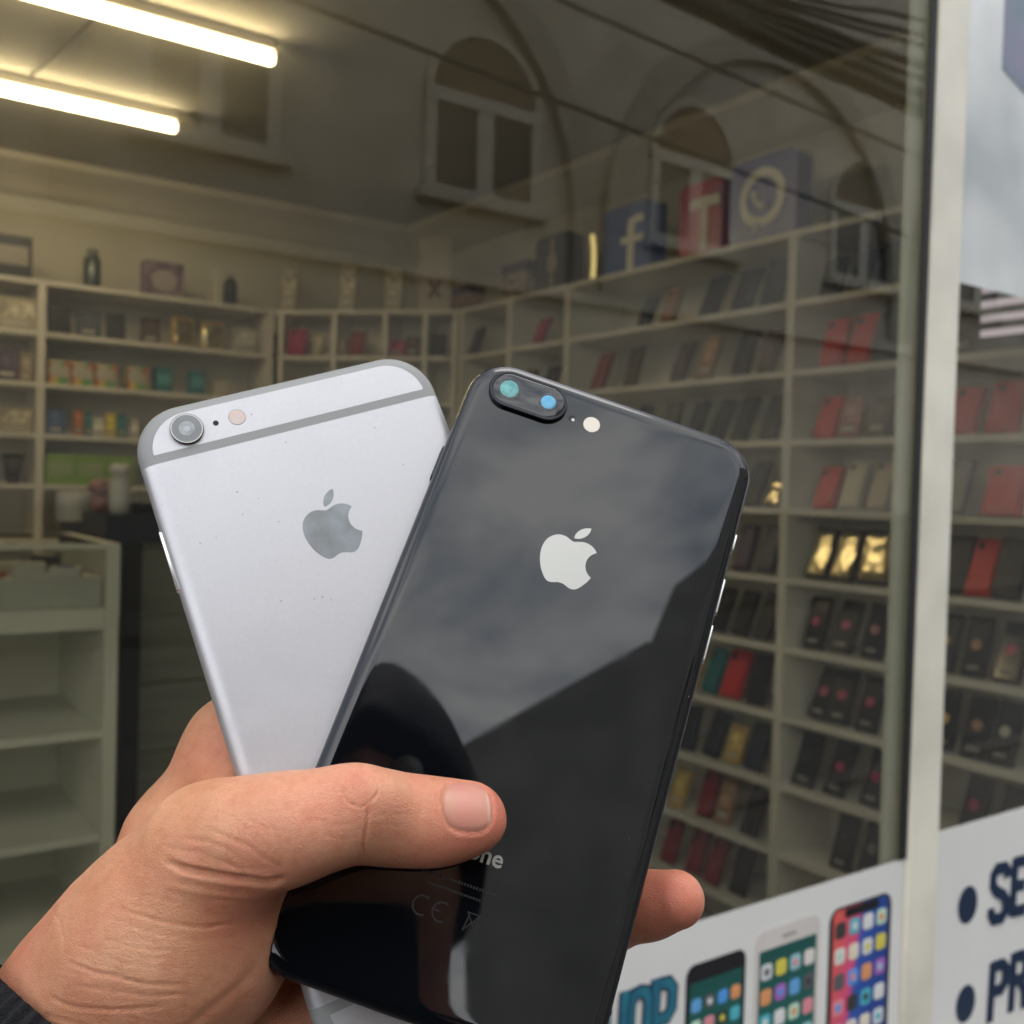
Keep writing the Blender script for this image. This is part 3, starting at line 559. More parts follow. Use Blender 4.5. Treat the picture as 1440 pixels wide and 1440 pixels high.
# display cabinet at lower left
M_cab = mat('pale_grey_cabinet', (.70, .69, .62), .5, noise=.08, nscale=3)
YV = 2.5-GD
xc1 = hit(166, 900, 1, YV).x
cz = lambda py: hit(80, py, 1, YV).z
cb = empty('display_cabinet', Vector((xc1, YV, 0)), 'pale display cabinet with a glass-topped case and open shelves at lower left', 'cabinet')
z_t, z_b, z_r = cz(765), cz(858), cz(888)
def K(nm, m, a, bev=0): return bx(nm, m, a, cb, bev)
K('side_panel', M_cab, (-.03, 0, 0, .5, .03, z_t)); K('side_panel', M_cab, (-1.4, -1.37, 0, .5, .03, z_t)); K('back_panel', M_cab, (-1.369, -.031, .48, .5, .03, z_t-.1))
K('rail', M_cab, (-1.369, -.031, .002, .48, z_r, z_b))
zz = [cz(1035), cz(1185), cz(1335)]
for z in zz: K('shelf', M_cab, (-1.369, -.031, .012, .479, z-.018, z))
K('plinth', M_cab, (-1.369, -.031, .03, .05, .03, .12))
K('top_frame', M_cab, (-.03, -.0, -.006, -.001, z_b-.02, z_t)); K('top_frame', M_cab, (-1.369, -.031, .0, .012, z_t-.012, z_t))
K('front_glass', M_glass2, (-1.369, -.031, .003, .009, z_b+.001, z_t-.0125)); K('top_glass', M_glass2, (-1.369, -.031, .013, .478, z_t-.006, z_t-.001))
K('tray', flat((.62, .62, .58), .5), (-1.36, -.035, .02, .47, z_b+.001, z_b+.070))
wh = ['white', 'white', 'orange', 'grey', 'red', 'blue', 'white', 'peach', 'white', 'cream', 'charcoal', 'white', 'orange', 'white', 'grey']
n = 0
for j in range(3):
    for i in range(5):
        x = -.09-i*.085-random.uniform(0, .02); y = .08+j*.13+random.uniform(-.01, .01); c = wh[n]; n += 1
        e = empty('small_package', Vector((xc1+x, YV+y, z_b+.0705)) , 'small %s flat pack, %s from the right in the %s row inside the glass-topped case' % (c, ORD[i], ('front', 'middle', 'back')[j]), 'package', 'packs lying in the display case')
        e.rotation_euler = (0, 0, random.uniform(-.4, .4))
        bx('carton', flat(CN[c], .4), (-.034, .034, -.045, .045, 0, .012+.01*(n % 3)), e, .002); bx('print', flat(CN[wh[(n+4) % 15]], .4), (-.02, .02, -.03, .02, .0125+.01*(n % 3), .0135+.01*(n % 3)), e)
# dark desk right of the cabinet
M_desk = mat('dark_grey_desk_panel', (.24, .25, .22), .5, noise=.2, nscale=3, stretch=(1, 1, 12)); M_navyd = mat('navy_desk_top', (.018, .022, .045), .35); M_blk = mat('black_post', (.012, .012, .012), .5)
YD = 2.75-GD
xd0, xd1 = hit(172, 960, 1, YD).x, hit(196, 960, 1, YD).x
dz = lambda py: hit(190, py, 1, YD).z
dk = empty('service_desk', Vector((xd0, YD, 0)), 'dark desk with a navy top and a black corner post behind the silver phone', 'desk')
bx('post', M_blk, (0, xd1-xd0, 0, .06, .02, dz(765)), dk)
zt = dz(765)
for k in range(7): bx('board', M_desk, (xd1-xd0+.002, 1.15, .01, .03, .05+k*(zt-.05)/7, .05+(k+1)*(zt-.05)/7-.006), dk)
bx('desk_top', M_navyd, (-.05, 1.2, -.02, .55, zt+.001, zt+.075), dk, .004)
zd = zt+.0765
bottle('tub', 'round white tub standing on the desk left of the flower pot', 'tub', Matrix.Translation((hit(95, 740, 1, YD+.1).x+.06, YD+.3, zd-.03)), [(.045, 0), (.048, .005), (.048, .075), (.046, .08)], flat(CN['white'], .4))
bottle('flower_pot', 'small pot with pink blossoms on the dark desk', 'plant', Matrix.Translation((hit(142, 725, 1, YD+.15).x, YD+.15, zd)), [(.02, 0), (.03, .045)], flat(CN['pink'], .5), [(.01, .0455), (.038, .055), (.03, .08), (.012, .09)], mat('pink_blossom', (.4, .16, .15), .6, noise=.6, nscale=60, bump=1, bscale=80), 'pot', 'blossoms')
bottle('soap_dispenser', 'tall white dispenser with a dark spout on the dark desk', 'dispenser', Matrix.Translation((hit(166, 700, 1, YD+.1).x, YD+.08, zd)), [(.025, 0), (.027, .01), (.027, .085), (.018, .1)], flat(CN['white'], .4), [(.02, .1005), (.026, .105), (.026, .118), (.018, .13)], flat(CN['white'], .4))
e = empty('card_reader', Vector((hit(166, 700, 1, YD).x+.01, YD+.0, zd)), 'black card reader beside the white dispenser on the desk', 'card reader'); bx('body', flat(CN['black'], .3), (.045, .12, .02, .16, 0, .03), e, .004); bx('keypad', flat(CN['grey'], .4), (.055, .11, .03, .09, .0305, .033), e)
# ------------------------------------------------------------------ the two phones (built in millimetres: x right, y down the back, z into the phone)
def mm_mesh(o, M):                                # bake millimetre geometry into metres about its own frame
    o.data.transform(Matrix.Diagonal((.001, .001, .001, 1))); return o
def pose(Rm, t):
    m = Matrix(((Rm[0][0], Rm[0][1], Rm[0][2], t[0]/1000), (Rm[1][0], Rm[1][1], Rm[1][2], t[1]/1000), (Rm[2][0], Rm[2][1], Rm[2][2], t[2]/1000), (0, 0, 0, 1)))
    return CM @ m
RB = [[0.9482142, -0.3006360, -0.1025076], [0.3168069, 0.8719083, 0.3733756], [-0.0228730, -0.3865151, 0.9219994]]; TB = (4.20, 38.75, 246.3)
th_ = math.radians(.75); RB = [[r[0]*math.cos(th_)+r[1]*math.sin(th_), -r[0]*math.sin(th_)+r[1]*math.cos(th_), r[2]] for r in RB]
RS = [[0.8978, 0.3547, -0.2610], [-0.2706, 0.9119, 0.3085], [0.3475, -0.2064, 0.9147]]; TS = (-31.45, 37.84, 248.1)
MBLK, MSIL = pose(RB, TB), pose(RS, TS)
def ringz(w_, h_, r, d, z, n=12): return [Vector((x, y, z)) for x, y in rrect(w_-2*d, h_-2*d, r-d, n)]
M_jet = mat('black_phone_glass', (.003, .0035, .005), .02, spec=.62)
M_alu_blk = mat('dark_anodised_phone_frame', (.03, .031, .036), .22, metal=.85)
M_alu = mat('silver_grey_sandblasted_aluminium', (.56, .55, .57), .46, metal=.66, noise=.03, nscale=900, bump=.06, bscale=5000)
M_ant = mat('grey_antenna_band', (.29, .29, .285), .55)
M_logo = mat('mirror_logo', (.40, .395, .37), .3, metal=.75)
M_logo2 = mat('worn_mirror_logo', (.27, .295, .315), .28, metal=.6, col2=(.21, .22, .225), nscale=160)
M_lens = mat('black_camera_glass', (.006, .006, .008), .03, spec=.7)
M_ltex = mat('coated_lens_teal', (.10, .42, .40), .12, spec=.8, col2=(.02, .14, .16), nscale=300)
M_ltex2 = mat('coated_lens_blue', (.06, .36, .60), .12, spec=.8)
M_lgrey = mat('grey_camera_lens', (.24, .25, .26), .15, spec=.7, col2=(.38, .38, .38), nscale=250)
M_flash = mat('flash_diffuser', (.78, .70, .60), .35); M_flash2 = mat('pearly_flash', (.62, .60, .58), .3, col2=(.72, .50, .45), nscale=280)
M_hole = mat('pin_hole_black', (.003, .003, .003), .6); M_bright = mat('polished_button_metal', (.85, .84, .82), .18, metal=.9)
M_screen = mat('phone_screen_glass', (.005, .005, .006), .05)
M_faint = mat('faint_grey_print', (.0055, .006, .0065), .4)
def specks(m, scale, size, keep, col, mixv=1):
    """dust and nicks: a few tiny spots of another colour"""
    t = m.node_tree; b = t.nodes['Principled BSDF']; c = t.nodes.new('ShaderNodeTexCoord'); v = t.nodes.new('ShaderNodeTexVoronoi'); v.inputs['Scale'].default_value = scale
    t.links.new(c.outputs['Object'], v.inputs['Vector']); sp = t.nodes.new('ShaderNodeSeparateColor'); t.links.new(v.outputs['Color'], sp.inputs[0])
    sz = t.nodes.new('ShaderNodeMath'); sz.operation = 'MULTIPLY'; sz.inputs[1].default_value = size; t.links.new(sp.outputs[1], sz.inputs[0])
    a = t.nodes.new('ShaderNodeMath'); a.operation = 'LESS_THAN'; t.links.new(v.outputs['Distance'], a.inputs[0]); t.links.new(sz.outputs[0], a.inputs[1])
    k = t.nodes.new('ShaderNodeMath'); k.operation = 'GREATER_THAN'; k.inputs[1].default_value = keep; t.links.new(sp.outputs[0], k.inputs[0])
    g = t.nodes.new('ShaderNodeMath'); g.operation = 'MULTIPLY'; t.links.new(a.outputs[0], g.inputs[0]); t.links.new(k.outputs[0], g.inputs[1])
    g2 = t.nodes.new('ShaderNodeMath'); g2.operation = 'MULTIPLY'; g2.inputs[1].default_value = mixv; t.links.new(g.outputs[0], g2.inputs[0])
    mx = t.nodes.new('ShaderNodeMixRGB'); mx.inputs[2].default_value = (*col, 1); t.links.new(g2.outputs[0], mx.inputs[0])
    if b.inputs['Base Color'].is_linked: t.links.new(b.inputs['Base Color'].links[0].from_socket, mx.inputs[1])
    else: mx.inputs[1].default_value = b.inputs['Base Color'].default_value
    t.links.new(mx.outputs[0], b.inputs['Base Color'])
specks(M_alu, 520, .16, .80, (.26, .25, .25), .55); specks(M_alu, 210, .055, .65, (.14, .14, .14), .6); specks(M_jet, 150, .030, .70, (.30, .31, .32), 1); specks(M_jet, 420, .045, .9, (.12, .12, .13), 1)
def smudge(m, r0, r1):
    t = m.node_tree; b = t.nodes['Principled BSDF']; c = t.nodes.new('ShaderNodeTexCoord'); n = t.nodes.new('ShaderNodeTexNoise'); n.inputs['Scale'].default_value = 38; n.inputs['Detail'].default_value = 6; n.inputs['Distortion'].default_value = 1.2
    t.links.new(c.outputs['Object'], n.inputs['Vector']); r = t.nodes.new('ShaderNodeMapRange'); r.inputs[1].default_value = .45; r.inputs[2].default_value = .72; r.inputs[3].default_value = r0; r.inputs[4].default_value = r1
    t.links.new(n.outputs[0], r.inputs[0]); t.links.new(r.outputs[0], b.inputs['Roughness'])
smudge(M_jet, .012, .075); smudge(M_alu, .42, .52)
def mk(name, mb, m, parent, smooth=2):
    o = mb.obj(name, m, None, smooth); mm_mesh(o, None); o.parent = parent; return o
def apple():
    P = "12.152,6.896 c-.948,0 -2.415,-1.078 -3.96,-1.04 c-2.04,.027 -3.91,1.183 -4.961,3.014 c-2.117,3.675 -.546,9.103 1.519,12.09 c1.013,1.454 2.208,3.09 3.792,3.039 c1.52,-.065 2.09,-.987 3.935,-.987 c1.831,0 2.35,.987 3.96,.948 c1.637,-.026 2.676,-1.48 3.676,-2.948 c1.156,-1.688 1.636,-3.325 1.662,-3.415 c-.039,-.013 -3.182,-1.221 -3.22,-4.857 c-.026,-3.04 2.48,-4.494 2.597,-4.559 c-1.429,-2.09 -3.623,-2.324 -4.39,-2.376 c-2,-.156 -3.675,1.09 -4.61,1.09"
    Q = "15.53,3.83 c.843,-1.012 1.4,-2.427 1.245,-3.83 c-1.207,.052 -2.662,.805 -3.532,1.818 c-.78,.896 -1.454,2.338 -1.273,3.714 c1.338,.104 2.715,-.688 3.559,-1.701"
    res = []
    for s_ in (P, Q):
        seg = s_.split(' c'); cur = np.array([float(v) for v in seg[0].split(',')]); pts = []
        for g in seg[1:]:
            a, b_, c = [np.array([float(v) for v in q.split(',')]) for q in g.split(' ')]
            for k in range(10):
                t = k/10; pts.append(cur+3*(1-t)**2*t*a+3*(1-t)*t*t*b_+t**3*c)
            cur = cur+c
        res.append([((p[0]-12.1)*.717, (p[1]-12)*.717) for p in pts])
    return res
def logo(parent, m, cy):
    for k, pts in enumerate(apple()):
        mb = MB(); mb.prism([(x, y+cy) for x, y in pts], -.03, -.012); o = mk('logo' if k == 0 else 'logo_leaf', mb, m, parent, 0)
def arcprof(T, a=0, b_=math.pi, n=14, squash=1.0):   # rounded edge: (inset, z)
    return [((1-math.sin(a+(b_-a)*k/n))*T/2*squash, T/2-math.cos(a+(b_-a)*k/n)*T/2) for k in range(n+1)]
# black phone
W_, H_, T_ = 79.3, 158.6, 7.5
pb_ = empty('smartphone', MBLK, 'glossy black glass-backed phone with two camera lenses, held in front of the silver one', 'phone')
mb = MB(); mb.loft([ringz(W_, H_, 11.5, d, z) for d, z in [(1.5, .42), (.75, .62), (.25, 1.3), (.02, 2.4), (0, 3.75), (.02, 5.1), (.25, 6.2), (.75, 6.9), (1.5, 7.1)]], False, False); mk('frame', mb, M_alu_blk, pb_)
mb = MB(); mb.loft([ringz(W_, H_, 11.5, d, z) for d, z in [(1.55, .75), (1.35, .52), (1.45, .36), (1.9, .20), (2.6, .08), (3.5, .02), (4.6, 0)]], False, True); mk('glass_back', mb, M_jet, pb_)
mb = MB(); mb.loft([ringz(W_, H_, 11.5, d, z) for d, z in [(1.55, 6.8), (1.4, 7.0), (1.9, 7.3), (3.5, 7.48), (4.6, 7.5)]], False, True); mk('screen', mb, M_screen, pb_)
logo(pb_, M_logo, -32.4)
def stad(w_, h_, cx, cy, z, n=14): return [Vector((x, y, z)) for x, y in rrect(w_, h_, h_/2, n, cx, cy)]
cx_, cy_ = -23.4, -70.9
mb = MB(); mb.loft([stad(21.6-2*d, 10.9-2*d, cx_, cy_, z) for d, z in [(0, .02), (0, -1.0), (.25, -1.25), (.8, -1.3), (1.0, -1.15)]], False, False); bmp = mk('camera_bump', mb, M_alu_blk, pb_)
mb = MB(); mb.loft([stad(21.6-2*d, 10.9-2*d, cx_, cy_, z) for d, z in [(1.02, -1.0), (1.02, -1.16), (1.25, -1.22)]], False, True); mk('cover_glass', mb, M_lens, bmp)
for dx, r, m in ((-5.4, 2.5, M_ltex), (5.5, 2.0, M_ltex2)):
    mb = MB(); mb.loft([[Vector((x, y, z)) for x, y in circ(rr, 32, cx_+dx, cy_)] for rr, z in ((r*1.28, -1.225), (r*1.2, -1.262), (r*1.02, -1.26))], False, True); mk('lens_ring', mb, M_lens, bmp)
    mb = MB(); mb.loft([[Vector((x, y, z)) for x, y in circ(rr, 32, cx_+dx, cy_)] for rr, z in ((r, -1.263), (r*.8, -1.33), (r*.4, -1.38))], False, True); mk('lens', mb, m, bmp)
mb = MB().prism(circ(.95, 20, -10.6, -69.2), -.02, -.004); mk('microphone_rim', mb, M_hole, pb_, 0)
mb = MB().prism(circ(.45, 14, -10.2, -68.95), -.034, -.022); mk('microphone', mb, M_logo, pb_, 0)
mb = MB(); mb.loft([[Vector((x, y, z)) for x, y in circ(rr, 28, -5.1, -69.4)] for rr, z in ((2.25, -.01), (2.2, -.05), (1.6, -.06))], False, True); mk('flash', mb, M_flash, pb_)
TM = Matrix(((.001, 0, 0, 0), (0, -.001, 0, 0), (0, 0, -.001, 0), (0, 0, 0, 1)))
bpy.context.view_layer.update()
def ptext(body, name, m, x, y, size, off=.0, parent=pb_):
    c = bpy.data.curves.new(name, 'FONT'); c.body = body; c.size = size; c.offset = off; c.extrude = .008; c.align_x = 'CENTER'; c.resolution_u = 6; c.materials.append(m)
    o = bpy.data.objects.new('tmp', c); COL.objects.link(o); me = bpy.data.meshes.new_from_object(o); bpy.data.objects.remove(o)
    me.transform(Matrix.Translation((x/1000, y/1000, -.000022)) @ TM); o = bpy.data.objects.new(name, me); link(o, parent); return o
ptext('iPhone', 'lettering', M_logo, .1, 43.9, 5.4, .10)
for k, s_ in enumerate(('', '')): pass
mb = MB()
for k in range(26): mb.box(-9+k*.7, -8.6+k*.7, 49.2, 49.8, -.02, -.006)
for k in range(18): mb.box(-7+k*.7, -6.5+k*.7, 51.4, 51.9, -.02, -.006)
mk('small_print', mb, M_faint, pb_, 0)
mb = MB()
for k in range(12):
    a, b2 = math.radians(60+k*20), math.radians(80+k*20)
    for ox in (-6.5, -2.0): mb.prism([(ox+2.2*math.cos(a), 56.5+2.2*math.sin(a)), (ox+2.2*math.cos(b2), 56.5+2.2*math.sin(b2)), (ox+1.85*math.cos(b2), 56.5+1.85*math.sin(b2)), (ox+1.85*math.cos(a), 56.5+1.85*math.sin(a))], -.02, -.006)
mb.box(-4.2, -2.4, 56.3, 56.65, -.021, -.007)
for sg in (-1, 1):
    mb.box(-2.6, 2.6, -.15, .15, -.022-.003*sg, -.006, Matrix.Translation((5, 56.5, 0)) @ Matrix.Rotation(sg*.9, 4, 'Z')); mb.box(-.15, .15, -1.8, 1.8, -.02, -.006, Matrix.Translation((5+sg*1.2, 56.5, 0)) @ Matrix.Rotation(-sg*.12, 4, 'Z'))
mb.box(3.4, 6.6, 54.5, 54.8, -.021, -.006); mk('approval_marks', mb, M_faint, pb_, 0)
for y0, y1, x in ((-54.5, -49.0, 1), (-41.5, -31, 1), (-28.5, -18, 1), (-51, -40.5, -1)):
    mb = MB().loft([[Vector((x*(W_/2-.3+dx), yy, 3.75+zz)) for yy, zz in rrect(y1-y0-2*q, 2.6-2*q, 1.2, 5, (y0+y1)/2, 0)] for dx, q in ((0, 0), (.62, 0), (.75, .15))], False, True)
    mk('side_button', mb, M_bright if x > 0 else M_alu_blk, pb_)
mb = MB()
for y0 in (-64, 64): mb.box(-W_/2-.015, -W_/2+.25, y0-.5, y0+.5, 1.6, 5.9); mb.box(W_/2-.25, W_/2+.015, y0-.5, y0+.5, 1.6, 5.9)
mk('antenna_band', mb, M_lens, pb_, 0)
# silver phone
W_, H_, T_ = 77.8, 158.1, 7.1
ps_ = empty('smartphone', MSIL, 'worn silver-grey aluminium phone with grey antenna bands and one round camera, behind the black phone', 'phone')
EB = [(4.2, 0), (3.2, .10), (2.2, .36), (1.3, .85), (.6, 1.55), (.15, 2.5), (0, 3.4), (.1, 4.5), (.45, 5.6), (1.1, 6.5), (1.9, 6.95)]
mb = MB(); mb.loft([ringz(W_, H_, 12.2, d, z) for d, z in [(5, .012)]+[(d, z+.012) for d, z in EB]], True, False); mk('end_caps', mb, M_ant, ps_)
YB1 = 64.6                                    # main shell between the two bands
cs_ = [(W_/2-d+.02, z-.01) for d, z in EB]
prof = [(-x, z) for x, z in cs_[::-1]]+[(x, z) for x, z in cs_]
mb = MB(); mb.loft([[Vector((x, y, z)) for x, z in prof] for y in (-YB1, YB1)], False, False, closed=False); mk('aluminium_back', mb, M_alu, ps_)
for sg in (-1, 1):
    pts = [(x, y) for x, y in rrect(W_-6.2, H_-6.2, 10.0, 14) if sg*y > 66.7] if False else None
    full = rrect(W_-7.4, H_-6.0, 9.6, 14); keep = [(x, y) for x, y in full if sg*y > 66.9]
    xm = (W_-7.4)/2; keep = [p for p in keep]; 
    ang_ = sorted(keep, key=lambda p: math.atan2(sg*(p[1]-sg*66.8), p[0]))
    pl = [(xm-.15, sg*66.9)]+ang_+[(-xm+.15, sg*66.9)]
    mb = MB().prism(pl, -.012, .02); mk('end_plate', mb, M_alu, ps_, 0)
logo(ps_, M_logo2, -38.3)
def disc(name, m, cx, cy, prof, parent, n=40):
    mb = MB(); mb.loft([[Vector((x, y, z)) for x, y in circ(rr, n, cx, cy)] for rr, z in prof], False, True); return mk(name, mb, m, parent)
cr_ = disc('camera_ring', mat('dark_ring', (.05, .05, .05), .25, metal=.8), -25.9, -71.4, [(4.0, .0), (4.0, -.75), (3.85, -.85), (3.6, -.83)], ps_)
disc('bright_rim', M_logo, -25.9, -71.4, [(3.86, -.852), (3.72, -.88), (3.6, -.86)], cr_)
disc('cover_glass', mat('grey_lens_cover', (.17, .18, .185), .12, spec=.7), -25.9, -71.4, [(3.58, -.80), (3.55, -.865), (3.4, -.87)], cr_)
disc('lens', M_lgrey, -25.9, -71.4, [(1.9, -.872), (1.6, -.90), (1.0, -.92)], cr_); disc('lens_reflex', mat('pale_blue_reflex', (.42, .46, .52), .2), -25.9, -71.3, [(.75, -.925), (.6, -.94)], cr_)  # small pale disc: the lens reflection put in as colour
disc('microphone', M_hole, -18.8, -71.3, [(.72, -.013), (.72, -.022)], ps_, 18)
disc('flash', M_flash2, -13.4, -71.5, [(2.0, -.013), (1.95, -.06), (1.5, -.07)], ps_)
disc('flash_rim', M_ant, -13.4, -71.5, [(2.15, -.012), (2.15, -.016)], ps_)
for y0, y1, x, m in ((-49, -33, -1, M_bright), (-29, -15, -1, M_bright), (-57, -53, -1, M_bright), (-54, -44, 1, M_bright)):
    if y0 == -29 or y0 == -57: continue
    mb = MB().loft([[Vector((x*(W_/2-.3+dx), yy, 3.3+zz)) for yy, zz in rrect(y1-y0-2*q, 2.2-2*q, 1.0, 5, (y0+y1)/2, 0)] for dx, q in ((0, 0), (.55, 0), (.68, .15))], False, True); mk('side_button', mb, m, ps_)
mb = MB(); mb.loft([ringz(W_, H_, 12.2, d, z) for d, z in [(1.9, 6.9), (2.2, 7.2), (3.6, 7.3)]], False, True); mk('screen', mb, M_screen, ps_)
# ------------------------------------------------------------------ the person holding the phones
def PX(px, py, z): return np.array([(px-720)/FPX*z, (py-720)/FPX*z, z], np.float32)
def surface_nets(D, org, h):
    """zero level of a distance grid as a quad mesh"""
    ins = D < 0; nx, ny, nz = D.shape
    c = [ins[i:nx-1+i, j:ny-1+j, k:nz-1+k] for i in (0, 1) for j in (0, 1) for k in (0, 1)]
    s_ = sum(a.astype(np.int8) for a in c); act = (s_ > 0) & (s_ < 8); idx = np.argwhere(act); n = len(idx)
    vid = -np.ones(act.shape, np.int64); vid[act] = np.arange(n)
    acc = np.zeros((n, 3)); cnt = np.zeros(n); I, J, K = idx.T
    cor = [(0, 0, 0), (1, 0, 0), (0, 1, 0), (1, 1, 0), (0, 0, 1), (1, 0, 1), (0, 1, 1), (1, 1, 1)]
    for a in range(8):
        for b_ in range(a+1, 8):
            A, B_ = cor[a], cor[b_]
            if sum(abs(p-q) for p, q in zip(A, B_)) != 1: continue
            da = D[I+A[0], J+A[1], K+A[2]]; db = D[I+B_[0], J+B_[1], K+B_[2]]; m = (da < 0) != (db < 0)
            t = np.where(m, da/(da-db+1e-12), 0)
            for q in range(3): acc[:, q] += np.where(m, A[q]+t*(B_[q]-A[q]), 0)
            cnt += m
    V = (idx+acc/cnt[:, None])*h+org
    quads = []
    for ax in range(3):
        o = [(0, 1, 2), (1, 2, 0), (2, 0, 1)][ax]; sl0 = [slice(None)]*3; sl1 = [slice(None)]*3
        sl0[ax] = slice(0, -1); sl1[ax] = slice(1, None); a, b_ = ins[tuple(sl0)], ins[tuple(sl1)]
        for flip, m in ((0, a & ~b_), (1, ~a & b_)):
            e = np.argwhere(m); u, v = o[1], o[2]
            ok = (e[:, u] > 0) & (e[:, v] > 0) & (e[:, u] < D.shape[u]-1) & (e[:, v] < D.shape[v]-1); e = e[ok]
            def g(du, dv): q = e.copy(); q[:, u] -= du; q[:, v] -= dv; return vid[q[:, 0], q[:, 1], q[:, 2]]
            f = np.stack([g(1, 1), g(0, 1), g(0, 0), g(1, 0)], 1)
            quads.append(f[:, ::-1] if flip else f)
    return V, np.concatenate(quads)
def smin(a, b_, k):
    h = np.clip(k-np.abs(a-b_), 0, None)/k; return np.minimum(a, b_)-h*h*k*.25
def cap(X, a, ra, b_, rb):
    ba = b_-a; t = np.clip(((X-a)@ba)/(ba@ba), 0, 1); q = X-a-t[..., None]*ba
    return np.sqrt(np.einsum('...i,...i', q, q))-(ra+(rb-ra)*t)
def chain(X, pts, k=4):
    d = None
    for (a, ra), (b_, rb) in zip(pts, pts[1:]):
        c = cap(X, a, ra, b_, rb); d = c if d is None else smin(d, c, k)
    return d
def ell(X, c, r, axes=None):
    q = X-c
    if axes is not None: q = q@axes.T
    q = q/np.array(r, np.float32); l = np.sqrt(np.einsum('...i,...i', q, q)); return (l-1)*min(r)*.9
def hand_sdf(X):
    Wr, Fo = PX(110, 1482, 240), None
    Fo = Wr+90*np.array([-.4513, .5516, -.7020], np.float32)
    d = chain(X, [(Fo, 22), (Wr, 23.0)], 6)
    d = smin(d, chain(X, [(PX(200, 1610, 252), 20), (PX(305, 1530, 262), 20), (PX(332, 1455, 259), 18)], 8), 5)
    d = smin(d, chain(X, [(Wr, 22.5), (PX(157, 1416, 235), 21.8), (PX(236, 1322, 228), 20.3), (PX(302, 1204, 223), 15.5)], 14), 9)
    d = smin(d, chain(X, [(PX(330, 1300, 255), 16), (PX(332, 1452, 259), 18)], 8), 6)
    d = smin(d, ell(X, PX(300, 1322, 228), (16, 16, 14.5)), 10)
    # thumb
    th = chain(X, [(PX(302, 1204, 223), 14.6), (PX(352, 1177, 217), 11.0), (PX(420, 1162, 215), 9.6), (PX(500, 1143, 219), 8.3), (PX(560, 1149, 223), 7.5), (PX(618, 1152, 226), 7.0), (PX(666, 1144, 227), 6.5)], 7)
    th = smin(th, ell(X, PX(505, 1120, 215), (7, 5, 4.5)), 5)
    th = smin(th, ell(X, PX(590, 1170, 226), (14, 5.4, 6.5)), 6)          # pad swelling
    d = smin(d, th, 5.5)
    # index side and web
    ix = chain(X, [(PX(190, 1400, 250), 19), (PX(257, 1186, 254), 13), (PX(334, 1052, 255), 11.4), (PX(405, 985, 261), 10.3), (PX(520, 930, 266), 8.3), (PX(600, 925, 268), 7)], 8)
    d = smin(d, ix, 2.4)
    d = smin(d, chain(X, [(PX(318, 1160, 240), 10), (PX(330, 1120, 243), 7.5)], 5), 7)
    def fin(pts): return chain(X, [(PX(a, b_, c), r) for a, b_, c, r in pts], 3)
    palm = chain(X, [(PX(320, 1200, 257), 12), (PX(330, 1300, 253), 15)], 8); d = smin(d, palm, 8)
    for pts in ([(350, 1225, 253, 11), (560, 1190, 255, 9.3), (740, 1170, 262, 8.2), (845, 1180, 266, 7)],
                [(350, 1330, 247, 11), (620, 1322, 251, 9.2), (850, 1288, 259, 8.6), (912, 1273, 254, 7.7), (950, 1265, 250, 7.0)],
                [(340, 1430, 242, 11), (560, 1425, 243, 8.2), (720, 1405, 249, 7.2)]):
        d = smin(d, fin(pts), 3)
    # nail bed: shallow recess on the back of the thumb
    # phones press into the skin
    for Rm, t, (w_, h_, T_, r) in ((RB, TB, (79.3, 158.6, 7.5, 3.4)), (RS, TS, (77.8, 158.1, 7.3, 3.2))):
        Q = (X-np.array(t, np.float32))@np.array(Rm, np.float32)
        q = np.abs(Q-np.array([0, 0, T_/2], np.float32))
        cx = np.maximum(q[..., 0]-(w_/2-11.5), 0); cy = np.maximum(q[..., 1]-(h_/2-11.5), 0); pl = np.sqrt(cx*cx+cy*cy)-11.5
        pl = np.maximum(pl, np.maximum(q[..., 0]-w_/2, q[..., 1]-h_/2))
        a = np.maximum(pl+r, 0); b_ = np.maximum(q[..., 2]-T_/2+r, 0); bd = np.sqrt(a*a+b_*b_)-r+np.minimum(np.maximum(pl+r, q[..., 2]-T_/2+r), 0)
        d = -smin(-d, bd-.12, .8)
    return d
def sparse(fn, lo, hi, h, f):
    """coarse grid first, then fine points only near the surface"""
    n = [int(math.ceil((hi[i]-lo[i])/(h*f))) for i in range(3)]
    g = np.stack(np.meshgrid(*[lo[i]+h*f*np.arange(n[i]+1, dtype=np.float32) for i in range(3)], indexing='ij'), -1).astype(np.float32)
    c = fn(g); cell = np.minimum.reduce([np.abs(c[i:n[0]+i, j:n[1]+j, k:n[2]+k]) for i in (0, 1) for j in (0, 1) for k in (0, 1)]) < h*f*1.9
    D = np.repeat(np.repeat(np.repeat(c[:-1, :-1, :-1], f, 0), f, 1), f, 2).astype(np.float32)
    m = np.repeat(np.repeat(np.repeat(cell, f, 0), f, 1), f, 2); I = np.argwhere(m); P_ = (I*h+np.array(lo)).astype(np.float32); out = np.empty(len(P_), np.float32)
    for a in range(0, len(P_), 400000): out[a:a+400000] = fn(P_[a:a+400000])
    D[m] = out; return surface_nets(D, np.array(lo), h)
V, Q = sparse(hand_sdf, [-170, 35, 190.], [52, 205, 292.], .5, 4)
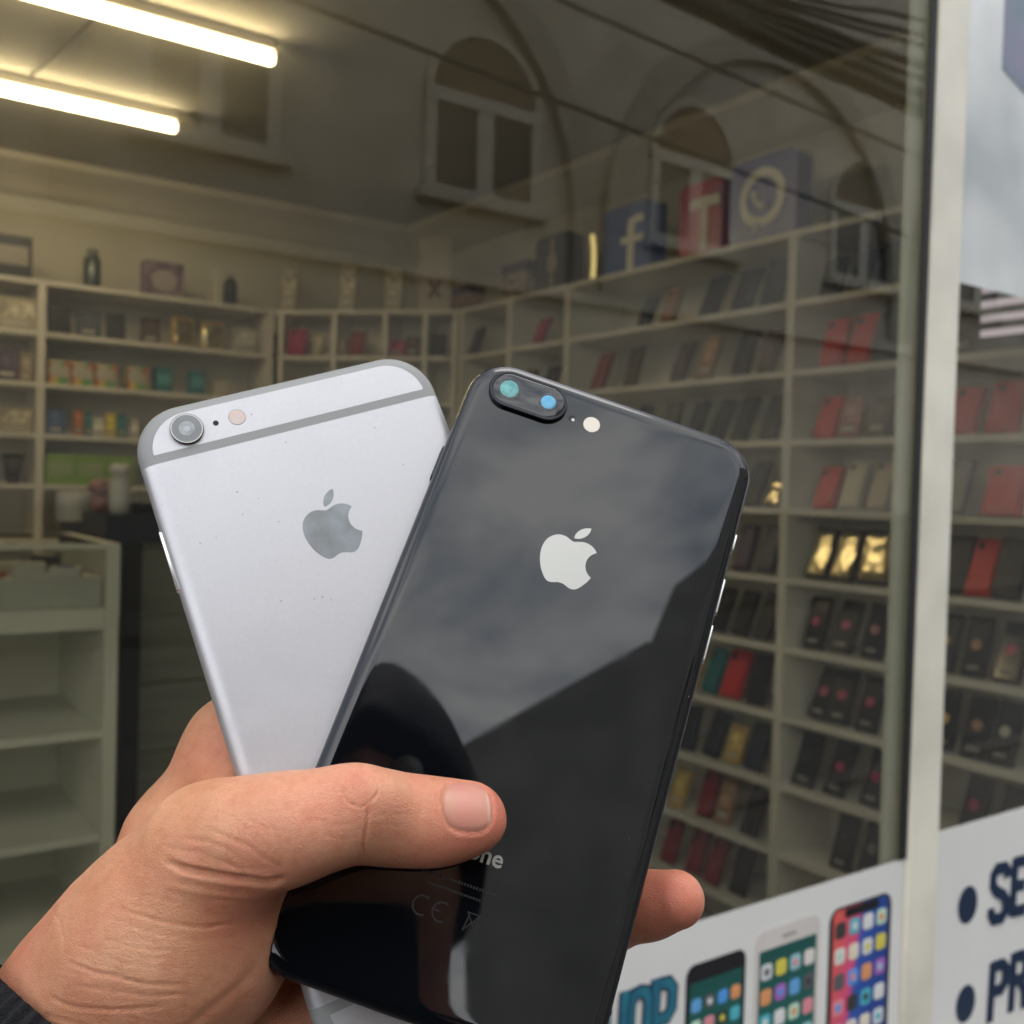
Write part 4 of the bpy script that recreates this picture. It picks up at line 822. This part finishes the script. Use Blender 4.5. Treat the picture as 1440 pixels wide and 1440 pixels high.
# keep the largest connected piece only where slivers may float free
from mathutils import kdtree
def fix_normals(V, Q):
    n = np.zeros_like(V); a, b_, c, e = V[Q[:, 0]], V[Q[:, 1]], V[Q[:, 2]], V[Q[:, 3]]; fn = np.cross(c-a, e-b_)
    for k in range(4): np.add.at(n, Q[:, k], fn)
    return n/(np.linalg.norm(n, axis=1, keepdims=True)+1e-9)
nrm = fix_normals(V, Q)
def smooth(V, Q, it, lam=.5):
    e = np.concatenate([Q[:, [0, 1]], Q[:, [1, 2]], Q[:, [2, 3]], Q[:, [3, 0]]]); e = np.concatenate([e, e[:, ::-1]])
    deg = np.bincount(e[:, 0], minlength=len(V))[:, None]
    for _ in range(it):
        s_ = np.zeros_like(V)
        for q in range(3): s_[:, q] = np.bincount(e[:, 0], V[e[:, 1], q], len(V))
        V = V+lam*(s_/np.maximum(deg, 1)-V)
    return V
V = smooth(V, Q, 8)
nrm = fix_normals(V, Q)
if np.sum(nrm[:, 2]*(V[:, 2]-V[:, 2].mean())) < 0: nrm = -nrm; Q = Q[:, ::-1]
# skin creases, given by the points they run through (degrees of view from the eye are only used to find them on the skin)
uv = np.stack([720+FPX*V[:, 0]/V[:, 2], 720+FPX*V[:, 1]/V[:, 2]], 1); front = nrm[:, 2] < .15
CREASES = [([(364, 1352), (346, 1376), (318, 1402), (285, 1428), (262, 1448)], .45, 13.0),  # (points, depth mm, half width px)
 ([(398, 1236), (380, 1241), (352, 1238), (310, 1232), (262, 1222), (236, 1212)], 1.7, 5.5), ([(395, 1222), (372, 1207), (350, 1190), (318, 1176), (290, 1165)], 0.39, 5), ([(352, 1238), (336, 1222), (300, 1206), (262, 1196)], 0.35, 4.5),
 ([(230, 1188), (262, 1196), (300, 1196)], .35, 4), ([(250, 1178), (290, 1183), (322, 1196), (346, 1216)], 0.32, 4.5), ([(388, 1262), (340, 1262), (280, 1255), (225, 1243)], -.35, 7),
 ([(165, 1278), (200, 1288), (240, 1298), (290, 1304), (330, 1296)], .55, 4.5), ([(150, 1322), (180, 1330), (215, 1336), (262, 1338)], .35, 3.5), ([(112, 1330), (150, 1345), (176, 1356)], .3, 3.2), ([(95, 1352), (130, 1366), (165, 1374), (210, 1384), (260, 1384)], .6, 4.5),
 ([(95, 1384), (150, 1393), (215, 1400), (265, 1398)], .45, 4), ([(70, 1401), (100, 1415), (160, 1420), (230, 1415)], .7, 5), ([(60, 1426), (110, 1440), (140, 1450)], .5, 4.5), ([(180, 1300), (215, 1312), (262, 1318)], .3, 3), ([(250, 1322), (300, 1322), (345, 1312)], .28, 3.5), ([(170, 1258), (215, 1262), (260, 1272)], .25, 3.5),
 ([(486, 1085), (482, 1110), (492, 1130), (512, 1134)], .75, 3.2), ([(512, 1082), (524, 1092), (532, 1106), (528, 1120), (510, 1134)], .75, 3.2), ([(500, 1090), (508, 1102), (506, 1116)], .3, 2.8), ([(518, 1134), (516, 1160), (512, 1186), (514, 1204)], .8, 4.5), ([(536, 1088), (552, 1098)], .3, 3), ([(466, 1092), (470, 1118), (480, 1140)], .25, 3.5),
 ([(440, 1150), (470, 1160), (500, 1158)], .22, 3.5), ([(452, 1172), (480, 1180), (506, 1176)], .22, 3.5), ([(380, 1160), (392, 1190), (398, 1226)], .4, 5), ([(500, 1140), (530, 1146), (570, 1144)], .2, 2.5), ([(520, 1160), (552, 1160), (590, 1168)], .2, 2.5),
 ([(340, 1150), (365, 1160), (380, 1180)], .25, 4), ([(300, 1140), (330, 1152), (350, 1172)], .22, 4), ([(60, 1260), (85, 1300), (90, 1340)], .2, 4)]
disp = np.zeros(len(V))
rg = np.random.RandomState(3)
fine = []
for _ in range(170):                                  # fine skin lines over the heel of the thumb
    x, y = rg.uniform(60, 370), rg.uniform(1130, 1438); l_ = rg.uniform(25, 75); a = rg.uniform(-.05, .35); fine.append(([(x, y), (x+l_*.5, y+l_*.5*a+rg.uniform(-3, 3)), (x+l_, y+l_*a)], rg.uniform(.06, .2), rg.uniform(2.0, 3.2)))
for _ in range(26):
    x, y = rg.uniform(400, 590), rg.uniform(1100, 1195); l_ = rg.uniform(15, 38); fine.append(([(x, y), (x+l_, y+rg.uniform(-4, 6))], rg.uniform(.05, .11), 2.2))
for pts, dep, wd in [(p, d_*(.80 if d_ > 1 else .50), w_*(.8 if d_ > 1 else .5)) for p, d_, w_ in CREASES]+[(p, d_*.40, w_*.62) for p, d_, w_ in fine]:
    P_ = np.array(pts, float); 
    if len(P_) > 2:                                  # smooth the polyline
        t = np.linspace(0, len(P_)-1, len(P_)*4); i0 = np.clip(t.astype(int), 0, len(P_)-2); f = t-i0
        g = lambda i: P_[np.clip(i, 0, len(P_)-1)]
        P_ = .5*((2*g(i0))+(g(i0+1)-g(i0-1))*f[:, None]+(2*g(i0-1)-5*g(i0)+4*g(i0+1)-g(i0+2))*f[:, None]**2+(3*g(i0)-g(i0-1)-3*g(i0+1)+g(i0+2))*f[:, None]**3)
    bb = (uv[:, 0] > P_[:, 0].min()-4*wd) & (uv[:, 0] < P_[:, 0].max()+4*wd) & (uv[:, 1] > P_[:, 1].min()-4*wd) & (uv[:, 1] < P_[:, 1].max()+4*wd) & front
    ii = np.where(bb)[0]; 
    if not len(ii): continue
    u_ = uv[ii]; best = np.full(len(ii), 1e9); tt = np.zeros(len(ii)); n_ = len(P_)-1
    for s_ in range(n_):
        a, b_ = P_[s_], P_[s_+1]; ab = b_-a; t = np.clip(((u_-a)@ab)/(ab@ab+1e-9), 0, 1); dd = np.linalg.norm(u_-a-t[:, None]*ab, axis=1); m = dd < best; best[m] = dd[m]; tt[m] = (s_+t[m])/n_
    fade = np.clip(np.minimum(tt, 1-tt)*5+.15, 0, 1); disp[ii] -= dep*fade*(np.exp(-(best/wd)**2)-.16*np.exp(-((best-2.0*wd)/(wd*1.1))**2))
V = V+nrm*disp[:, None]

# nail: a recess in the skin, filled by a curved plate
tA, tB = PX(560, 1150, 222), PX(668, 1148, 226.6)
ta = (tB-tA)/np.linalg.norm(tB-tA)
nd = np.array([.0, -.545, -.839]); nd -= nd@ta*ta; nd /= np.linalg.norm(nd); sd_ = np.cross(ta, nd)
ctr = PX(648, 1147, 226.6)+nd*6.6
NL, NW = 5.5, 5.6
loc = np.stack([(V-ctr)@ta, (V-ctr)@sd_, (V-ctr)@nd], 1)
def nail_r(x, y): return (np.abs(x/NL)**2.7+np.abs(y/NW)**2.7)**(1/2.7)
rr = nail_r(loc[:, 0], loc[:, 1]); sel = (loc[:, 2] > -7.5) & (nrm@nd > .0)
fs = sel & (rr < 1.15); A_ = lambda x, y: np.stack([np.ones_like(x), x, y, x*x, y*y, x*y, x**3, y**4], 1)
coef = np.linalg.lstsq(A_(loc[fs, 0], loc[fs, 1]), loc[fs, 2], rcond=None)[0]
prox = np.clip((-loc[:, 0]/NL)*.5+.9, .6, 1.2)
V = V-nrm*(sel*np.exp(-((rr-1.03)/.06)**2)*.34*prox)[:, None]-nrm*(sel*np.clip((1.0-rr)*8, 0, 1)*.35)[:, None]+nrm*(sel*np.exp(-((rr-1.16)/.08)**2)*.10)[:, None]
# rest of the body, coarser, in the same frame (x right, y down, z ahead of the eye)
def grid(lo, hi, h):
    ax = [np.arange(lo[i], hi[i], h, dtype=np.float32) for i in range(3)]; return np.stack(np.meshgrid(*ax, indexing='ij'), -1)
def A3(*v): return np.array(v, np.float32)
DIR = A3(-.45, .55, -.70); DIR = DIR/np.linalg.norm(DIR); WR = PX(110, 1482, 240); ELB = WR+275*DIR
SHL, SHR = A3(-175, 85, -215), A3(145, 85, -215); ELR, WRR = A3(190, 340, -120), A3(66, 220, -45)
def body_sdf(X):
    d = ell(X, A3(-15, -125, -190), (74, 108, 94)); d = smin(d, ell(X, A3(-15, -62, -160), (48, 44, 56)), 40)
    d = smin(d, cap(X, A3(-15, -60, -205), 56, A3(-15, 40, -222), 62), 30)
    d = smin(d, ell(X, A3(-15, 180, -225), (168, 175, 108)), 60); d = smin(d, ell(X, A3(-15, 400, -215), (150, 220, 105)), 60)
    for sx, q in ((-1, SHL), (1, SHR)): d = smin(d, cap(X, A3(-15, 60, -220), 55, q, 50), 40)
    d = smin(d, chain(X, [(SHL, 50), (ELB, 37)], 20), 20); d = smin(d, chain(X, [(SHR, 50), (ELR, 37)], 20), 20)
    d = smin(d, chain(X, [(ELB, 37), (WR+85*DIR, 30)], 10), 10); d = smin(d, chain(X, [(ELR, 37), (WRR, 26)], 10), 10)
    for sx in (-95, 65): d = smin(d, chain(X, [(A3(sx, 560, -215), 88), (A3(sx, 960, -205), 56), (A3(sx, 1380, -225), 40)], 30), 40); d = smin(d, ell(X, A3(sx, 1430, -175), (45, 38, 120)), 30)
    d = smin(d, ell(X, A3(-15, -112, -92), (11, 22, 14)), 12)             # nose
    for sx in (-88, 58): d = smin(d, ell(X, A3(sx, -115, -195), (9, 30, 18)), 8)   # ears
    for sx in (-45, 15): d = -smin(-d, ell(X, A3(sx, -132, -92), (15, 9, 10)), 6) if False else d
    return d
BO, BH, BS = A3(-400, -270, -360), A3(300, 1500, 130), 9.0
XB = grid(BO, BH, BS); db = body_sdf(XB); Vb, Qb = surface_nets(db, BO, BS)
# right hand round the camera
ro, rh, rs = A3(-35, 40, -95), A3(140, 280, 25), 2.4
XR_ = grid(ro, rh, rs); dr = chain(XR_, [(WRR, 26), (A3(45, 160, -34), 23), (A3(36, 120, -34), 20)], 15)
for k in range(4): dr = smin(dr, chain(XR_, [(A3(36, 72+22*k, -34), 10), (A3(27, 69+22*k, -8), 8.5), (A3(12, 67+22*k, 7), 7.5)] , 4), 4)
dr = smin(dr, chain(XR_, [(A3(35, 140, -36), 13), (A3(12, 110, -30), 10), (A3(-12, 90, -20), 9)], 6), 6)
Vr, Qr = surface_nets(dr, ro, rs)
# one continuous body mesh
VV = np.concatenate([V, Vb, Vr]); QQ = np.concatenate([Q, Qb+len(V), Qr+len(V)+len(Vb)])
mmn = np.array(MM); 
def to_world(v): return v@mmn[:3, :3].T+mmn[:3, 3]
org = Vector(to_world(A3(-15, 1460, -215)[None])[0]); org.z = 0
def np_mesh(name, v, q, m, parent=None, orgn=org):
    me = bpy.data.meshes.new(name); w_ = to_world(v)-np.array(orgn)
    me.vertices.add(len(w_)); me.vertices.foreach_set('co', w_.astype(np.float32).ravel()); me.loops.add(len(q)*4); me.loops.foreach_set('vertex_index', q.astype(np.int32).ravel())
    me.polygons.add(len(q)); me.polygons.foreach_set('loop_start', np.arange(0, len(q)*4, 4, dtype=np.int32)); me.polygons.foreach_set('loop_total', np.full(len(q), 4, np.int32))
    me.polygons.foreach_set('use_smooth', np.ones(len(q), bool)); me.update(calc_edges=True); me.validate(); me.materials.append(m)
    o = bpy.data.objects.new(name, me); link(o, parent)
    if not parent: o.location = orgn
    return o
def skin_mat():
    m = bpy.data.materials.new('tanned_skin'); m.use_nodes = True; t = m.node_tree; b = t.nodes['Principled BSDF']; n = t.nodes.new; l = t.links.new
    c = n('ShaderNodeTexCoord'); at_ = n('ShaderNodeAttribute'); at_.attribute_name = 'flush'
    n1 = n('ShaderNodeTexNoise'); n1.inputs['Scale'].default_value = 45; n1.inputs['Detail'].default_value = 4; l(c.outputs['Object'], n1.inputs['Vector'])
    n2 = n('ShaderNodeTexNoise'); n2.inputs['Scale'].default_value = 420; n2.inputs['Detail'].default_value = 3; l(c.outputs['Object'], n2.inputs['Vector'])
    m1 = n('ShaderNodeMixRGB'); m1.inputs[1].default_value = (.62, .275, .148, 1); m1.inputs[2].default_value = (.77, .40, .24, 1)
    r = n('ShaderNodeMapRange'); r.inputs[1].default_value = .35; r.inputs[2].default_value = .65; l(n1.outputs[0], r.inputs[0]); l(r.outputs[0], m1.inputs[0])
    m2 = n('ShaderNodeMixRGB'); m2.inputs[2].default_value = (.66, .21, .14, 1)
    nb = n('ShaderNodeTexNoise'); nb.inputs['Scale'].default_value = 75; nb.inputs['Detail'].default_value = 5; nb.inputs['Roughness'].default_value = .65; l(c.outputs['Object'], nb.inputs['Vector'])
    rb = n('ShaderNodeMapRange'); rb.inputs[1].default_value = .46; rb.inputs[2].default_value = .72; rb.inputs[4].default_value = .42; l(nb.outputs[0], rb.inputs[0])
    sm = n('ShaderNodeMath'); sm.use_clamp = True; l(at_.outputs['Fac'], sm.inputs[0]); l(rb.outputs[0], sm.inputs[1]); l(sm.outputs[0], m2.inputs[0]); l(m1.outputs[0], m2.inputs[1])
    m3 = n('ShaderNodeMixRGB'); m3.blend_type = 'MULTIPLY'; m3.inputs[2].default_value = (.93, .85, .80, 1); r3 = n('ShaderNodeMapRange'); r3.inputs[1].default_value = .5; r3.inputs[2].default_value = .75
    l(n2.outputs[0], r3.inputs[0]); l(r3.outputs[0], m3.inputs[0]); l(m2.outputs[0], m3.inputs[1]); l(m3.outputs[0], b.inputs['Base Color'])
    b.inputs['Roughness'].default_value = .48; b.inputs['Specular IOR Level'].default_value = .42
    b.inputs['Subsurface Weight'].default_value = .22; b.inputs['Subsurface Radius'].default_value = (1, .35, .2); b.inputs['Subsurface Scale'].default_value = .0035
    v = n('ShaderNodeTexVoronoi'); v.feature = 'DISTANCE_TO_EDGE'; v.inputs['Scale'].default_value = 1150; mpn = n('ShaderNodeMapping'); mpn.inputs['Scale'].default_value = (1, .75, 1.5)
    ds = n('ShaderNodeTexNoise'); ds.inputs['Scale'].default_value = 300; ad = n('ShaderNodeMixRGB'); ad.blend_type = 'ADD'; ad.inputs[0].default_value = .002
    l(c.outputs['Object'], ds.inputs['Vector']); l(c.outputs['Object'], ad.inputs[1]); l(ds.outputs['Color'], ad.inputs[2]); l(ad.outputs[0], mpn.inputs[0]); l(mpn.outputs[0], v.inputs['Vector'])
    rv = n('ShaderNodeMapRange'); rv.inputs[1].default_value = 0; rv.inputs[2].default_value = .12; l(v.outputs['Distance'], rv.inputs[0])
    b1 = n('ShaderNodeBump'); b1.inputs['Strength'].default_value = .55; b1.inputs['Distance'].default_value = .00014; l(rv.outputs[0], b1.inputs['Height'])
    n4 = n('ShaderNodeTexNoise'); n4.inputs['Scale'].default_value = 260; n4.inputs['Detail'].default_value = 4; l(c.outputs['Object'], n4.inputs['Vector'])
    b2 = n('ShaderNodeBump'); b2.inputs['Strength'].default_value = .28; b2.inputs['Distance'].default_value = .0003; l(n4.outputs[0], b2.inputs['Height']); l(b1.outputs[0], b2.inputs['Normal']); l(b2.outputs[0], b.inputs['Normal']); return m
M_skin = skin_mat()
person = np_mesh('person', VV, QQ, M_skin)
tag(person, 'person in dark jacket holding out two phones, thumb across their backs', 'person')
fl = np.zeros(len(VV), np.float32)
for c, s_, a in ((PX(690, 1140, 224), 13, .8), (PX(500, 1120, 210), 9, .35), (PX(960, 1270, 246), 16, .85), (PX(600, 1190, 220), 9, .5), (PX(330, 1060, 243), 9, .35), (PX(395, 1235, 215), 10, .45), (PX(60, 1360, 225), 16, .35), (PX(400, 1120, 205), 16, .3)):
    fl += a*np.exp(-((np.linalg.norm(VV-c, axis=1)/s_)**2))
at_ = person.data.attributes.new('flush', 'FLOAT', 'POINT'); at_.data.foreach_set('value', np.clip(fl, 0, 1))
# nail plate
gu, gv = 22, 40; nv, nq = [], []
for i in range(gu+1):
    for j in range(gv):
        a = 2*math.pi*j/gv; R_ = (i/gu)*1.0; k_ = (abs(math.cos(a)/NL)**2.7+abs(math.sin(a)/NW)**2.7)**(-1/2.7); x, y = R_*k_*math.cos(a), R_*k_*math.sin(a)
        z = (A_(np.array([x]), np.array([y]))@coef)[0]+.0-.30*max(0, (i/gu-.80)/.20)**2; nv.append(ctr+ta*x+sd_*y+nd*z)
for i in range(gu):
    for j in range(gv): nq.append((i*gv+j, i*gv+(j+1) % gv, (i+1)*gv+(j+1) % gv, (i+1)*gv+j))
def nail_mat():
    m = bpy.data.materials.new('thumbnail_plate'); m.use_nodes = True; t = m.node_tree; b = t.nodes['Principled BSDF']; b.inputs['Roughness'].default_value = .36
    b.inputs['Subsurface Weight'].default_value = .2; b.inputs['Subsurface Radius'].default_value = (1, .4, .3); b.inputs['Subsurface Scale'].default_value = .002
    a = t.nodes.new('ShaderNodeAttribute'); a.attribute_name = 'along'; r = t.nodes.new('ShaderNodeValToRGB'); e = r.color_ramp.elements
    e[0].position = 0; e[0].color = (.54, .26, .17, 1); e[1].position = 1; e[1].color = (.16, .08, .05, 1); x = e.new(.16); x.color = (.58, .27, .19, 1); x = e.new(.30); x.color = (.60, .25, .19, 1); x = e.new(.86); x.color = (.60, .27, .19, 1); x = e.new(.93); x.color = (.66, .42, .31, 1); x = e.new(.975); x.color = (.20, .10, .06, 1)
    t.links.new(a.outputs['Fac'], r.inputs[0]); t.links.new(r.outputs[0], b.inputs['Base Color']); return m
nail = np_mesh('thumbnail', np.array(nv), np.array(nq), nail_mat(), person)
al = nail.data.attributes.new('along', 'FLOAT', 'POINT'); al.data.foreach_set('value', (((np.array(nv)-ctr)@ta)/NL*.5+.5).astype(np.float32))
# clothing
M_jacket = mat('dark_knit_jacket', (.018, .020, .026), .85, noise=.3, nscale=60, bump=.8, bscale=500); M_trs = mat('dark_trousers', (.03, .035, .05), .85, noise=.2, nscale=20); M_hair = mat('dark_hair', (.015, .010, .008), .5, noise=.4, nscale=80, bump=1, bscale=200)
def off(dist, keep): return np.maximum(db-dist, keep)
armcut = np.maximum.reduce([30-((XB-(WR+40*DIR))@DIR) if False else -((XB-(WR+34*DIR))@DIR), np.full(XB.shape[:3], -1e3, np.float32)])
near_l = np.linalg.norm(XB-WR, axis=-1)
lc = np.where(near_l < 130, -((XB-(WR+30*DIR))@DIR), -1e3)
rdir = (ELR-WRR)/np.linalg.norm(ELR-WRR); near_r = np.linalg.norm(XB-WRR, axis=-1); rc = np.where(near_r < 110, -((XB-(WRR+20*rdir))@rdir), -1e3)
jk = np.maximum(np.maximum(off(13, np.maximum(-15-XB[..., 1]+(XB[..., 2]+215)*.35, XB[..., 1]-600)), lc), rc)
o_ = np_mesh('jacket', *surface_nets(jk.astype(np.float32), BO, BS), M_jacket, person); jacket = o_
np_mesh('trousers', *surface_nets(np.maximum(db-9, np.maximum(560-XB[..., 1], XB[..., 1]-1385)).astype(np.float32), BO, BS), M_trs, person)
np_mesh('hair', *surface_nets(np.maximum(db-14, np.maximum(XB[..., 1]+95-(XB[..., 2]+190)*-.5, np.abs(XB[..., 0]+15)-95)).astype(np.float32), BO, BS), M_hair, person)
np_mesh('shoes', *surface_nets(np.maximum(db-10, 1378-XB[..., 1]).astype(np.float32), BO, BS), mat('black_shoes', (.01, .01, .01), .4), person)
for sx in (-45, 15):
    mb = MB(); c0 = Vector((sx, -130, -102)); mb.loft([[c0+Vector((11*math.sin(a)*math.cos(b_), 11*math.sin(a)*math.sin(b_), 11*math.cos(a))) for b_ in [2*math.pi*k/14 for k in range(14)]] for a in [math.pi*(k+.3)/9 for k in range(9)]])
    o = mb.obj('eye', mat('eye_white', (.6, .6, .58), .2), None, True); o.data.transform(Matrix.Translation(-org) @ MM); o.parent = person
mb = MB().tube([(-38, -66, -107), (-15, -64, -101), (8, -66, -107)], [3, 6, 3], 8); o = mb.obj('lips', mat('lips', (.35, .12, .09), .4), None, True); o.data.transform(Matrix.Translation(-org) @ MM); o.parent = person
u1 = np.cross(DIR, A3(0, 0, 1)); u1 /= np.linalg.norm(u1); u2 = np.array([0, 0, -1.])-DIR*(-DIR[2]); u2 /= np.linalg.norm(u2)
if u1[0] < 0: u1 = -u1
def cuff_ring(s0, tilt, rad, n=384, amp=.75, ribs=64):
    r_ = []
    for k in range(n):
        a = 2*math.pi*k/n; q = rad+amp*math.sin(ribs*a)+.25*math.sin(7*a+s0*.3); p_ = WR+DIR*(s0+tilt*math.sin(a))+(-u1*math.cos(a)+u2*math.sin(a))*q+u2*8*max(0, 1-s0/60); r_.append(Vector([float(v) for v in p_]))
    return r_
mb = MB(); mb.loft([cuff_ring(s0, t_, r, amp=am) for s0, t_, r, am in ((8, 8, 28.0, 0), (1, 8, 29.4, .1), (-1.6, 8, 31.0, .3), (-1.2, 8, 32.6, .7), (1.5, 8, 33.2, .85), (7, 7, 33.4, .85), (18, 5, 33.6, .85), (34, 1, 33.6, .85), (44, 0, 38, .7), (52, 0, 44, .3), (62, 0, 46, 0))], False, False)
cf = mb.obj('ribbed_cuff', mat('navy_knit_cuff', (.009, .010, .014), .9, noise=.35, nscale=700, bump=1, bscale=2500), None, True); cf.data.transform(Matrix.Translation(-org) @ MM); cf.parent = jacket
# the phone that takes the picture, in the person's other hand
e = empty('camera_phone', CM @ Matrix.Translation((.0, 0, -.001)), 'dark phone the photographer shoots with, seen only in reflections', 'phone')
mb = MB(); mb.loft([[Vector((x/1000, y/1000, z/1000)) for x, y in rrect(69-2*d, 140-2*d, 9-d, 6, -25, 60)] for d, z in ((1.5, -8.5), (0, -7), (0, -3), (1.5, -1.6))]); mb.obj('body', mat('matt_black_case', (.006, .006, .007), .7, spec=.2), e, 2)
mb = MB().prism(circ(.003, 12), -.0015, -.0012); mb.obj('lens', M_lens, e)
